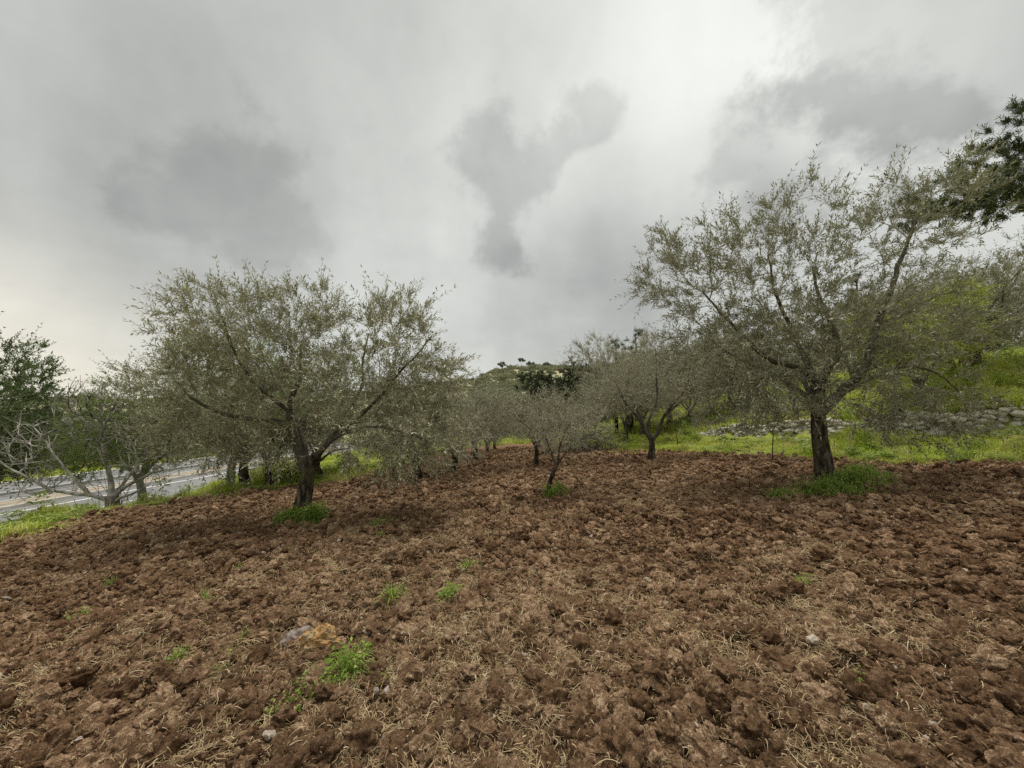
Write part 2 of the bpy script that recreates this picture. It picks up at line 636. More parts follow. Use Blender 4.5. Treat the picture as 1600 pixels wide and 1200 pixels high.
def ground_mat():
    m, nt = new_mat('grassy_ground')
    b = NB(nt)
    p = b.pos()
    g = b.ramp(b.noise(p, 0.5, 6, 0.6), [(0.30, (0.18, 0.23, 0.035)), (0.5, (0.27, 0.33, 0.05)), (0.68, (0.36, 0.35, 0.10))])
    fine = b.noise(p, 18, 5, 0.7)
    g = b.mix(b.ramp(fine, [(0.45, (0, 0, 0)), (0.7, (0.7, 0.7, 0.7))]), g, (0.13, 0.10, 0.05))
    # far slopes are dry scrub and stony earth
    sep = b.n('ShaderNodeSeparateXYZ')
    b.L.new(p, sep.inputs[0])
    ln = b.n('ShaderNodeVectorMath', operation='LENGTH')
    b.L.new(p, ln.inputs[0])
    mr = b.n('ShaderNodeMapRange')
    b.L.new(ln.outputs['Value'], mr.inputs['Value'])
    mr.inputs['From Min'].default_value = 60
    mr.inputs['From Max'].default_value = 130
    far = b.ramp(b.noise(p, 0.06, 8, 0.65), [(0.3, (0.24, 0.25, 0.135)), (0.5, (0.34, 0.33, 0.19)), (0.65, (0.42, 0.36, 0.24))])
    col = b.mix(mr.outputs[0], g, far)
    b.finish(col, 0.95, 0.1, b.bump(fine, 0.6, 0.05))
    return m


M['soil'] = soil_mat()
M['ground'] = ground_mat()


def simple_mat(name, stops, scale, bump=0.3, dist=0.01, rough=0.85, spec=0.2, obj=True):
    m, nt = new_mat(name)
    b = NB(nt)
    p = b.objco() if obj else b.pos()
    info = b.n('ShaderNodeObjectInfo')
    f = b.math('ADD', b.noise(p, scale, 6, 0.62), b.math('MULTIPLY', b.math('SUBTRACT', info.outputs['Random'], 0.5), 0.22))
    col = b.ramp(f, stops)
    b.finish(col, rough, spec, b.bump(b.noise(p, scale * 4, 6, 0.7), bump, dist))
    return m


M['wall_stone'] = simple_mat('wall_stone', [(0.25, (0.20, 0.18, 0.14)), (0.5, (0.46, 0.42, 0.34)), (0.75, (0.68, 0.63, 0.53))], 2.5, 0.6, 0.06)
M['pebble'] = simple_mat('pale_stone', [(0.3, (0.30, 0.24, 0.185)), (0.6, (0.46, 0.39, 0.32)), (0.8, (0.6, 0.53, 0.45))], 3, 0.4, 0.04)
M['grey_rock'] = simple_mat('grey_rock', [(0.3, (0.22, 0.17, 0.145)), (0.6, (0.50, 0.42, 0.38)), (0.8, (0.66, 0.58, 0.53))], 4, 0.6, 0.05)
M['orange_rock'] = simple_mat('orange_rock', [(0.30, (0.30, 0.10, 0.035)), (0.42, (0.68, 0.32, 0.10)), (0.6, (0.85, 0.55, 0.24)), (0.75, (0.88, 0.70, 0.46))], 3, 0.9, 0.08)
M['asphalt'] = simple_mat('asphalt', [(0.3, (0.17, 0.168, 0.165)), (0.7, (0.25, 0.247, 0.24))], 0.35, 0.2, 0.003, 0.7, 0.4, False)
M['concrete'] = simple_mat('concrete', [(0.3, (0.42, 0.40, 0.36)), (0.7, (0.6, 0.58, 0.54))], 1.2, 0.2, 0.004, 0.9, 0.2, False)
M['median_earth'] = simple_mat('median_earth', [(0.3, (0.26, 0.215, 0.16)), (0.7, (0.40, 0.345, 0.27))], 1.5, 0.4, 0.02, 0.95, 0.1, False)
M['paint'] = simple_mat('road_paint', [(0.3, (0.6, 0.59, 0.55)), (0.6, (0.8, 0.79, 0.76))], 3.0, 0.1, 0.002, 0.7, 0.3, False)
M['galvanised'] = simple_mat('galvanised_steel', [(0.3, (0.30, 0.30, 0.30)), (0.7, (0.46, 0.46, 0.46))], 2.0, 0.1, 0.002, 0.5, 0.4, False)
M['grass'] = leaf_mat('grass_blade', [(0.0, (0.23, 0.32, 0.025)), (0.55, (0.38, 0.47, 0.045)), (0.85, (0.50, 0.54, 0.085)), (1.0, (0.64, 0.58, 0.26))], None, 0.3, 0.6, 0.15, vary=((0.70, 0.80, 0.6), (0.50, 0.46, 0.17)))
M['weed'] = leaf_mat('weed_leaf', [(0.0, (0.14, 0.20, 0.035)), (0.6, (0.24, 0.31, 0.06)), (1.0, (0.38, 0.43, 0.15))], None, 0.25, 0.6, 0.15)
M['lush_grass'] = leaf_mat('lush_grass', [(0.0, (0.12, 0.21, 0.025)), (0.6, (0.23, 0.34, 0.05)), (0.9, (0.36, 0.43, 0.11)), (1.0, (0.5, 0.45, 0.22))], None, 0.3, 0.6, 0.15)
M['straw'] = leaf_mat('straw', [(0.0, (0.34, 0.24, 0.125)), (0.5, (0.54, 0.41, 0.23)), (1.0, (0.75, 0.62, 0.42))], None, 0.15, 0.8, 0.1)
M['mountain'] = simple_mat('far_mountain', [(0.3, (0.20, 0.22, 0.23)), (0.7, (0.26, 0.275, 0.28))], 0.01, 0.0, 0.1, 1.0, 0.0, False)  # blue-grey of distant air put into the colour

# ================================================================== the setting
def build_ground():
    nr, na = 190, 420
    r = np.concatenate([[0.0], np.exp(np.linspace(math.log(0.8), math.log(1600), nr))])
    # finer steps ahead of the camera than behind it
    t = np.linspace(-1, 1, na, endpoint=False)
    a = np.pi * (0.55 * t + 0.45 * t ** 3)
    R, A = np.meshgrid(r, a, indexing='ij')
    X, Y = R * np.sin(A), R * np.cos(A)
    Z = terrain(X, Y)
    inside = sstep(0, 0.45, X - edge_left(Y)) * sstep(0, 0.45, edge_right(Y) - X) * sstep(0, 0.6, 30 - Y)
    Z = Z - 0.35 * inside * (Y < 30)
    onroad = (X < ROAD_NEAR + 0.3) & (X > ROAD_FAR - 0.3) & (Y < 200)
    Z = Z - 0.10 * onroad
    idx = np.arange(R.size).reshape(R.shape)
    p, q = idx[:-1], idx[1:]
    F = np.stack([p, q, np.roll(q, -1, 1), np.roll(p, -1, 1)], -1).reshape(-1, 4)
    me = np_mesh('ground', np.stack([X, Y, Z], -1).reshape(-1, 3), F[:, ::-1], [M['ground']], None, True)
    link('ground', me, kind='structure')


build_ground()


def build_field():
    nr, na = 580, 880
    r = np.exp(np.linspace(math.log(0.8), math.log(34), nr))
    a = np.radians(np.linspace(-66, 66, na))
    R, A = np.meshgrid(r, a, indexing='ij')
    X, Y = R * np.sin(A), R * np.cos(A)
    Z = field_plane(X, Y) + soil(X, Y)
    e = np.minimum(np.minimum(X - edge_left(Y), edge_right(Y) - X), 30 - Y)
    Z = Z - 0.30 * (1 - sstep(-0.30, 0.25, e))
    idx = np.arange(R.size).reshape(R.shape)
    p, q = idx[:-1], idx[1:]
    F = np.stack([p[:, :-1], p[:, 1:], q[:, 1:], q[:, :-1]], -1).reshape(-1, 4)
    keep = (e.ravel()[F] > -0.32).all(1)
    F = F[keep]
    used = np.unique(F)
    remap = np.zeros(R.size, int)
    remap[used] = np.arange(len(used))
    V = np.stack([X, Y, Z], -1).reshape(-1, 3)[used]
    me = np_mesh('ploughed_field', V, remap[F], [M['soil']], None, True)
    return link('ploughed_field', me, kind='structure')


FIELD = build_field()


def strip(name, x0, x1, z_off, mat, y0=-40.0, y1=118.0, n=80, parent=None, thick=0.0, kind='structure'):
    y = np.linspace(y0, y1, n)
    z = road_z(y) + z_off
    V, F = [], []
    rows = [(x0, 0), (x1, 0)]
    if thick:
        rows = [(x0, -thick), (x0, 0), (x1, 0), (x1, -thick)]
    k = len(rows)
    for i in range(n):
        for x, dz in rows:
            V.append((x, y[i], z[i] + dz))
    for i in range(n - 1):
        for j in range(k - 1):
            F.append((i * k + j, i * k + j + 1, (i + 1) * k + j + 1, (i + 1) * k + j))
    o = link(name, np_mesh(name, np.array(V), np.array(F)[:, ::-1], [mat]), parent)
    if parent is None:
        o['kind'] = kind
    return o


def build_road():
    road = strip('road', ROAD_FAR + 0.2, ROAD_NEAR - 0.0, 0.0, M['asphalt'])
    strip('edge_line', -20.2, -20.02, 0.006, M['paint'], parent=road, y1=100)
    strip('edge_line', -26.9, -26.72, 0.006, M['paint'], parent=road, y1=100)
    strip('edge_line', -31.3, -31.12, 0.006, M['paint'], parent=road, y1=100)
    y = -20.0
    while y < 90:
        strip('lane_dash', -23.52, -23.38, 0.006, M['paint'], y0=y, y1=y + 3.6, n=4, parent=road)
        strip('lane_dash', -34.42, -34.28, 0.006, M['paint'], y0=y + 1, y1=y + 4.6, n=4, parent=road)
        y += 8.4
    strip('median_strip', -30.0, -28.2, 0.14, M['median_earth'], thick=0.3)
    strip('median_kerb', -28.2 + 0.002, -28.0, 0.18, M['concrete'], thick=0.3)
    strip('median_kerb', -30.2, -30.002, 0.18, M['concrete'], thick=0.3)
    strip('road_kerb', ROAD_FAR - 0.25, ROAD_FAR + 0.21, 0.22, M['concrete'], thick=0.4)
    # steel barrier along the median
    g = empty('guard_rail', (-29.1, 0, float(road_z(0.0)) + 0.14), 'galvanised steel guard rail along the median of the road', 'guard rail')
    prof = [(-0.02, 0.42), (0.04, 0.47), (-0.02, 0.53), (-0.02, 0.60), (0.04, 0.66), (-0.02, 0.72)]
    ys = np.linspace(-30, 100, 66)
    V = [(px, yy, pz - 0.05 * yy) for yy in ys for px, pz in prof]
    k = len(prof)
    F = [(i * k + j, i * k + j + 1, (i + 1) * k + j + 1, (i + 1) * k + j) for i in range(len(ys) - 1) for j in range(k - 1)]
    link('rail', np_mesh('rail', np.array(V), np.array(F), [M['galvanised']]), g)
    gp = Geo()
    tube(gp, [(0, 0, -0.2), (0, 0, 0.2), (0, 0, 0.7)], [0.06, 0.06, 0.06], 6)
    pm = gp.mesh('post', [M['galvanised']])
    for yy in np.arange(-6, 70, 4.0):
        link('post', pm, g, (-0.085, yy, -0.05 * yy))


build_road()


# ================================================================== stones, clods, straw and grass prototypes
def lump_mesh(name, seed, sub, mat, rough=0.35, squash=(1, 0.85, 0.65), freq=1.6, facet=False, detail=0.0):
    bm = bmesh.new()
    bmesh.ops.create_icosphere(bm, subdivisions=sub, radius=1.0)
    off = Vector((seed * 7.31, seed * 3.17, seed * 1.93))
    for v in bm.verts:
        d = v.co.normalized()
        k = 1 + rough * mnoise.noise(d * freq + off) + rough * 0.6 * mnoise.noise(d * freq * 2.3 + off)
        if detail:
            k += detail * mnoise.noise(d * freq * 5 + off) + detail * 0.6 * mnoise.noise(d * freq * 11 + off)
        v.co = Vector((d.x * k * squash[0], d.y * k * squash[1], d.z * k * squash[2]))
    me = bpy.data.meshes.new(name)
    bm.to_mesh(me)
    bm.free()
    me.materials.append(mat)
    me.polygons.foreach_set('use_smooth', [not facet] * len(me.polygons))
    return me


def proto_collection(name, meshes):
    c = bpy.data.collections.new(name)
    for i, me in enumerate(meshes):
        o = bpy.data.objects.new('%s_%02d' % (name, i), me)
        c.objects.link(o)
    return c


def instancer(name, pts, rot, scl, pid, coll, parent=None, **props):
    me = bpy.data.meshes.new(name)
    me.vertices.add(len(pts))
    me.vertices.foreach_set('co', np.asarray(pts, np.float32).ravel())
    for nm, arr in (('rot', rot), ('scl', scl)):
        at = me.attributes.new(nm, 'FLOAT_VECTOR', 'POINT')
        at.data.foreach_set('vector', np.asarray(arr, np.float32).ravel())
    at = me.attributes.new('pid', 'INT', 'POINT')
    at.data.foreach_set('value', np.asarray(pid, np.int32))
    o = link(name, me, parent, **props)
    ng = bpy.data.node_groups.new(name, 'GeometryNodeTree')
    ng.interface.new_socket('Geometry', in_out='INPUT', socket_type='NodeSocketGeometry')
    ng.interface.new_socket('Geometry', in_out='OUTPUT', socket_type='NodeSocketGeometry')
    N, L = ng.nodes, ng.links
    gi, go = N.new('NodeGroupInput'), N.new('NodeGroupOutput')
    ip = N.new('GeometryNodeInstanceOnPoints')
    ci = N.new('GeometryNodeCollectionInfo')
    ci.inputs['Collection'].default_value = coll
    ci.inputs['Separate Children'].default_value = True
    ci.inputs['Reset Children'].default_value = True
    L.new(gi.outputs[0], ip.inputs['Points'])
    L.new(ci.outputs[0], ip.inputs['Instance'])
    ip.inputs['Pick Instance'].default_value = True

    def attr(nm, t):
        a = N.new('GeometryNodeInputNamedAttribute')
        a.data_type = t
        a.inputs[0].default_value = nm
        return a.outputs[0]
    L.new(attr('pid', 'INT'), ip.inputs['Instance Index'])
    L.new(attr('rot', 'FLOAT_VECTOR'), ip.inputs['Rotation'])
    L.new(attr('scl', 'FLOAT_VECTOR'), ip.inputs['Scale'])
    L.new(ip.outputs[0], go.inputs[0])
    md = o.modifiers.new('scatter', 'NODES')
    md.node_group = ng
    return o


def fan(n, r0, r1, half_deg):
    r = np.exp(rng.uniform(math.log(r0), math.log(r1), n))
    a = np.radians(rng.uniform(-half_deg, half_deg, n))
    return r * np.sin(a), r * np.cos(a), r


# ------------------------------------------------------------------ clods of earth
clod_hi = [lump_mesh('clod', i + 1, 3 if i % 2 else 4, M['soil'], 0.55, (1, 0.85, 0.75), 1.2, bool(i % 2), 0.20) for i in range(7)] + [lump_mesh('clod', i + 51, 2, M['pebble'], 0.5, (1, 0.75, 0.6), 1.2, True) for i in range(2)]
clod_lo = [lump_mesh('soil_clod', i + 21, 3, M['soil'], 0.55, (1, 0.8, 0.66), 1.2, False, 0.26) for i in range(7)]
CLODS = proto_collection('clod', clod_hi)


def build_clods():
    x, y, r = fan(230000, 1.2, 24, 59)
    ok = in_field(x, y)
    x, y, r = x[ok], y[ok], r[ok]
    s = np.exp(rng.normal(math.log(0.0135), 0.62, len(x))) * (1 + r * 0.10)
    s = np.minimum(s, 0.085)
    z = field_z(x, y) + s * rng.uniform(-0.1, 0.55, len(x))
    n = len(x)
    rot = np.stack([rng.normal(0, 0.5, n), rng.normal(0, 0.5, n), rng.uniform(0, 6.28, n)], 1)
    scl = np.stack([s * rng.uniform(0.8, 1.25, n), s * rng.uniform(0.8, 1.2, n), s * rng.uniform(0.7, 1.15, n)], 1)
    pid = rng.integers(0, 7, n)
    grit = rng.uniform(size=n) < 0.06
    pid = np.where(grit, rng.integers(7, 9, n), pid)
    scl[grit] *= 0.42
    instancer('loose_crumbs', np.stack([x, y, z], 1), rot, scl, pid, CLODS, kind='stuff',
              label='loose brown crumbs of earth covering the ploughed field', category='soil')
    # the largest clods, one by one
    k = 0
    while k < 300:
        x, y, r = fan(1, 1.5, 7.5, 58)
        if not in_field(x, y)[0]:
            continue
        s = float(np.exp(rng.normal(math.log(0.055), 0.35)) * (0.75 + 0.05 * r[0]))
        s = min(s, 0.12)
        o = link('soil_clod', clod_lo[k % 7], FIELD, (float(x[0]), float(y[0]), float(field_z(x, y)[0]) - s * 0.12))
        o.rotation_euler = (rng.normal(0, 0.35), rng.normal(0, 0.35), rng.uniform(0, 6.28))
        o.scale = (s * rng.uniform(0.8, 1.3), s * rng.uniform(0.8, 1.2), s * rng.uniform(0.7, 1.1))
        k += 1


build_clods()


# ------------------------------------------------------------------ straw and torn roots
def straw_mesh(i, n, spread, length, width, upright):
    g = Geo()
    rs = np.random.default_rng(300 + i)
    for k in range(n):
        a = rs.uniform(0, 6.28)
        L_ = length * rs.uniform(0.5, 1.25)
        b = np.array([rs.normal(0, spread), rs.normal(0, spread), rs.uniform(0, 0.02)])
        d = np.array([math.cos(a), math.sin(a), upright * rs.uniform(0.2, 1.4)])
        d /= np.linalg.norm(d)
        pts = [b]
        for s in range(5):
            d = d + np.array([rs.normal(0, 0.22), rs.normal(0, 0.22), -0.30 + rs.normal(0, 0.1)])
            d /= np.linalg.norm(d)
            q = pts[-1] + d * L_ / 5
            q[2] = max(q[2], -0.01)
            pts.append(q)
        w = width * rs.uniform(0.6, 1.4)
        tube(g, pts, np.linspace(w, w * 0.5, 6), 3, 0, cap=False)
    return g.mesh('straw', [M['straw']])


STRAW = proto_collection('straw_tuft', [straw_mesh(0, 60, 0.035, 0.08, 0.0014, 0.7), straw_mesh(1, 46, 0.055, 0.06, 0.0014, 0.35), straw_mesh(2, 30, 0.028, 0.10, 0.0015, 1.0),
                                        straw_mesh(3, 3, 0.02, 0.08, 0.0015, 0.35), straw_mesh(4, 1, 0.0, 0.15, 0.0023, 0.5), straw_mesh(5, 16, 0.10, 0.028, 0.0016, 0.15)])


def build_straw():
    x, y, r = fan(40000, 1.3, 24, 60)
    mask = fbm(x * 1.3, y * 1.3, 130, 4) + 0.35 * np.exp(-((x + 0.2) / 3.0) ** 2) - 0.10
    ok = in_field(x, y) & (mask * 2.2 + rng.uniform(-0.30, 0.10, len(x)) > 0.14) & (np.hypot(x + 1.5, y - 2.95) > 0.24)
    x2, y2, r2 = fan(9000, 1.3, 26, 59)
    k2 = in_field(x2, y2)
    n1 = int(ok.sum())
    x, y, r = np.concatenate([x[ok], x2[k2]]), np.concatenate([y[ok], y2[k2]]), np.concatenate([r[ok], r2[k2]])
    n = len(x)
    pid = rng.choice(6, n, p=[0.14, 0.17, 0.11, 0.15, 0.03, 0.40])
    pid[n1:] = np.where(rng.uniform(size=n - n1) < 0.25, 3, 5)
    s = rng.uniform(0.55, 1.25, n) * (1 + 0.02 * r)
    rot = np.stack([rng.normal(0, 0.25, n), rng.normal(0, 0.25, n), rng.uniform(0, 6.28, n)], 1)
    scl = np.stack([s, s, s * rng.uniform(0.6, 1.1, n)], 1) * (1 + 0.03 * r)[:, None]
    instancer('dry_straw', np.stack([x, y, field_z(x, y) + rng.uniform(-0.012, 0.014, n)], 1), rot, scl, pid, STRAW, kind='stuff',
              label='dry tan straw and torn roots strewn over the ploughed soil', category='straw')


build_straw()


# ------------------------------------------------------------------ grass
def grass_geo(rs, n, spread, hmin, hmax, wid, lean=0.55, broad=0, ragged=0):
    g = Geo()
    for k in range(n):
        rad = spread * (math.sqrt(rs.uniform()) if ragged == 0 else abs(rs.normal(0, 0.62)))
        a = rs.uniform(0, 6.28)
        rad *= 1 + ragged * 0.5 * math.sin(a * 2 + spread * 40) + ragged * 0.3 * math.sin(a * 5)
        b = np.array([rad * math.cos(a), rad * math.sin(a), -0.02])
        h = rs.uniform(hmin, hmax) * max(0.35, 1 - 0.4 * rad / max(spread, 1e-6))
        az = rs.uniform(0, 6.28)
        ln = lean * rs.uniform(0.2, 1.3)
        o = np.array([math.cos(az), math.sin(az), 0])
        s = np.array([-math.sin(az), math.cos(az), 0])
        w = wid * rs.uniform(0.7, 1.3)
        P = [b, b + o * h * ln * 0.25 + [0, 0, h * 0.45], b + o * h * ln * 0.65 + [0, 0, h * 0.8], b + o * h * ln * 1.15 + [0, 0, h * (0.98 - 0.35 * ln)]]
        V = [P[0] - s * w * .5, P[0] + s * w * .5, P[1] - s * w * .5, P[1] + s * w * .5, P[2] - s * w * .35, P[2] + s * w * .35, P[3]]
        g.add(V, [(0, 1, 3, 2), (2, 3, 5, 4)])
        g.add(np.array(V)[[4, 5, 6]], [(0, 1, 2)])
    for k in range(broad):
        rad = spread * math.sqrt(rs.uniform())
        a = rs.uniform(0, 6.28)
        b = np.array([[rad * math.cos(a), rad * math.sin(a), rs.uniform(0.2, 0.8) * hmax]])
        d = norm(np.array([[rs.normal(), rs.normal(), rs.uniform(-0.1, 0.6)]]))
        leaf_faces(g, b, d, np.array([[rs.normal(0, 0.3), rs.normal(0, 0.3), 1]]), [hmax * 0.17], [hmax * 0.085])
    return g


GRASS = proto_collection('meadow_tuft', [grass_geo(np.random.default_rng(400 + i), 30, 0.15, 0.10, 0.36, 0.009, 0.75).mesh('meadow_tuft', [M['grass']]) for i in range(5)] +
                         [grass_geo(np.random.default_rng(410 + i), 10, 0.12, 0.15, 0.5, 0.008, 0.5, 46).mesh('meadow_tuft', [M['weed']]) for i in range(2)] +
                         [grass_geo(np.random.default_rng(420), 16, 0.14, 0.2, 0.55, 0.004, 0.5).mesh('meadow_tuft', [M['straw']])])


def build_grass():
    x, y, r = fan(120000, 5.5, 75, 60)
    wx = wall_x(y)
    inn = np.minimum(x - edge_left(y), edge_right(y) - x)
    ok = ~((inn > 0.1) & (inn > rng.exponential(0.28, len(x)) - 0.15 + 0.5 * fbm(x * 1.2, y * 1.2, 190, 2)) & (y < 30)) & ~((x < ROAD_NEAR + 0.25) & (x > ROAD_FAR - 0.5)) & (x > -70)
    ok &= ~((np.abs(x - wx - 0.02) < 0.26) & (y < 19.0))
    ok &= fbm(x * 0.35, y * 0.35, 170, 3) + rng.uniform(-0.5, 0.5, len(x)) > -0.20
    x, y, r = x[ok], y[ok], r[ok]
    n = len(x)
    e = np.minimum(np.abs(x - edge_left(y)), np.abs(x - edge_right(y)))
    tall = (0.35 + 1.3 * np.clip(fbm(x * 0.8, y * 0.8, 180, 3) + 0.35, 0, 1.1)) * (0.55 + 0.45 * sstep(0, 1.4, e))
    tall = tall * np.where(vnoise(x * 1.7, y * 1.7, 185) > 0.22, 1.7, 0.9)
    tall = tall * np.where((wall_x(y) - x > 0) & (wall_x(y) - x < 1.4), 0.42, 1.0)
    s = (1 + 0.022 * r)
    rot = np.stack([rng.normal(0, 0.12, n), rng.normal(0, 0.12, n), rng.uniform(0, 6.28, n)], 1)
    scl = np.stack([s, s, tall * (1 + 0.006 * r)], 1)
    instancer('meadow_grass', np.stack([x, y, np.where(in_field(x, y), field_plane(x, y) - 0.02, terrain(x, y))], 1), rot, scl, rng.choice(8, n, p=[0.182] * 5 + [0.02, 0.02, 0.05]), GRASS, kind='stuff',
              label='bright green spring grass on the verge and the terraced bank', category='grass')


build_grass()

# clumps of grass and weeds standing in the ploughed soil
CLUMPS = [
    # x, y, spread, blades, min h, max h, broad leaves, label
    (-4.02, 7.10, 0.30, 420, 0.10, 0.26, 60, 'lush green grass clump around the foot of the leaning left olive trunk'),
    (-3.62, 7.05, 0.26, 380, 0.14, 0.32, 60, 'dense dark green grass mound just right of the left olive trunk'),
    (-2.19, 6.43, 0.38, 170, 0.05, 0.13, 10, 'low thin grass patch in the soil right of the left olive'),
    (0.84, 7.80, 0.20, 260, 0.10, 0.30, 30, 'bright grass clump at the foot of the small leaning olive'),
    (6.00, 6.95, 0.60, 700, 0.10, 0.27, 40, 'wide green grass patch in front of the large right olive trunk'),
    (6.62, 7.35, 0.36, 380, 0.14, 0.36, 20, 'tall grass tussock right of the large right olive trunk'),
    (5.35, 6.60, 0.55, 640, 0.10, 0.24, 30, 'grass patch left of and nearer than the large right olive trunk'),
    (4.60, 6.55, 0.40, 300, 0.08, 0.20, 10, 'thin outlying grass patch well left of the large right olive trunk'),
    (-1.12, 2.68, 0.15, 260, 0.08, 0.19, 40, 'bright green grass tuft just below the orange rock'),
    (-1.22, 2.47, 0.12, 130, 0.05, 0.12, 30, 'small grass tuft between the orange rock and the leafy weed'),
    (-1.32, 2.26, 0.11, 80, 0.03, 0.10, 90, 'low leafy weed nearest the camera at lower left'),
    (-1.12, 3.66, 0.09, 90, 0.07, 0.19, 4, 'upright yellowish grass tuft left of the centre foreground'),
    (-0.57, 3.62, 0.11, 50, 0.05, 0.15, 110, 'dark green leafy weed in the centre foreground'),
    (-1.99, 2.74, 0.05, 46, 0.05, 0.14, 4, 'narrow upright grass tuft left of the orange rock'),
    (-4.19, 3.80, 0.09, 40, 0.04, 0.12, 60, 'small green weed far out on the left of the field'),
    (-2.96, 3.80, 0.10, 60, 0.04, 0.11, 8, 'thin grass tuft beside the pink stone on the left'),
    (2.55, 3.44, 0.06, 14, 0.04, 0.13, 40, 'spindly weed in the right foreground'),
    (1.88, 2.09, 0.06, 14, 0.03, 0.09, 40, 'small feathery weed nearest the camera at lower right'),
    (-2.08, 3.05, 0.09, 60, 0.04, 0.10, 12, 'faint green tuft up and left of the orange rock'),
    (-0.50, 4.40, 0.11, 80, 0.05, 0.14, 6, 'thin pale grass tuft behind the centre leafy weed'),
    (-2.45, 2.9, 0.07, 40, 0.04, 0.11, 20, 'tiny green tuft left of the narrow upright tuft'),
    (-0.85, 2.55, 0.05, 26, 0.03, 0.09, 12, 'tiny weed right of the bright grass tuft'),
    (-3.4, 4.9, 0.14, 60, 0.04, 0.10, 10, 'faint grass patch on the soil at mid left'),
    (-4.6, 4.5, 0.16, 70, 0.04, 0.09, 10, 'faint grass patch farthest left on the soil'),
    (0.95, 3.0, 0.045, 22, 0.03, 0.08, 10, 'tiny grass tuft left of the oblong whitish stone'),
    (-1.9, 5.6, 0.16, 60, 0.03, 0.09, 10, 'thin grass patch in front of the left olive'),
    (1.75, 5.6, 0.16, 60, 0.03, 0.10, 30, 'low green weed midway to the right olive tree'),
]


def build_clumps():
    for i, (x, y, sp, n, h0, h1, br, label) in enumerate(CLUMPS):
        n, h0, h1 = int(n * (2.6 if sp > 0.2 else 1.7)), h0 * 1.25, h1 * 1.3
        rs = np.random.default_rng(500 + i)
        g = grass_geo(rs, n, sp, h0, h1, 0.010 if sp > 0.2 else 0.0065, 0.75, br * 2, 1)
        z = float(field_z(np.array([x]), np.array([y]))[0])
        # blades follow the uneven ground
        cx = np.array([V[:, 0].mean() for V in g.v])
        cy = np.array([V[:, 1].mean() for V in g.v])
        dz = field_z(x + cx, y + cy) - z
        g.v = [V + [0, 0, q] for V, q in zip(g.v, dz)]
        root = empty('grass_clump', (x, y, z), label, 'grass clump', 'grass clumps in the ploughed soil')
        link('blades', g.mesh('blades', [M['lush_grass']]), root, kind='stuff')


build_clumps()


# ------------------------------------------------------------------ stones in the field
def build_rocks():
    me = lump_mesh('porous_rock', 3, 5, M['orange_rock'], 0.40, (1, 0.7, 0.95), 1.3, True, 0.16)
    z = float(field_z(np.array([-1.44]), np.array([2.93]))[0])
    o = link('porous_rock', me, None, (-1.44, 2.93, z + 0.075), label='rough porous orange rock lying on the ploughed soil', category='rock')
    o.scale = (0.15, 0.14, 0.15)
    o.rotation_euler = (0.25, 0.2, 0.5)
    me = lump_mesh('grey_rock', 9, 4, M['grey_rock'], 0.35, (1, 0.7, 0.7), 1.5, False, 0.06)
    z = float(field_z(np.array([-1.66]), np.array([3.09]))[0])
    o = link('grey_rock', me, None, (-1.66, 3.09, z + 0.06), label='smooth pinkish grey rock behind the orange rock', category='rock')
    o.scale = (0.115, 0.11, 0.11)
    o.rotation_euler = (0, 0.2, 0.4)
    peb = [lump_mesh('pale_stone', 40 + i, 3, M['pebble'], 0.35, (1, 0.75, 0.6), 1.3, False, 0.03) for i in range(5)]
    named = [(1.53, 3.18, 0.042, 'oblong whitish stone in the right foreground soil'), (3.07, 3.42, 0.042, 'flat cream stone out on the right of the soil'),
             (-0.41, 1.93, 0.035, 'round pinkish stone at the bottom edge of the picture'), (-0.25, 2.83, 0.026, 'small white stone in the middle of the foreground'),
             (-2.57, 3.55, 0.045, 'reddish pink stone on the left of the soil'), (-2.75, 3.42, 0.04, 'tan stone left of the reddish pink stone'),
             (-1.62, 2.58, 0.03, 'small cream stone left of the bright grass tuft'), (0.35, 2.5, 0.028, 'small pale stone right of the middle foreground')]
    for i, (x, y, s, lab) in enumerate(named):
        o = link('pale_stone', peb[i % 5], None, (x, y, float(field_z(np.array([x]), np.array([y]))[0]) + s * 0.4), label=lab, category='stone')
        o.scale = (s * 1.2, s, s)
        o.rotation_euler = (rng.normal(0, 0.3), rng.normal(0, 0.3), rng.uniform(0, 6.28))
    k = 0
    while k < 90:
        x, y, r = fan(1, 1.7, 14, 55)
        if not in_field(x, y)[0]:
            continue
        s = float(rng.uniform(0.010, 0.024) * (0.7 + 0.16 * r[0]))
        o = link('pale_stone', peb[k % 5], None, (float(x[0]), float(y[0]), float(field_z(x, y)[0]) + s * 0.35), label='small pale pebble scattered on the ploughed soil', category='stone',
                 group='pale pebbles scattered on the soil')
        o.scale = (s * rng.uniform(0.9, 1.5), s, s * rng.uniform(0.7, 1.1))
        o.rotation_euler = (rng.normal(0, 0.3), rng.normal(0, 0.3), rng.uniform(0, 6.28))
        k += 1


build_rocks()


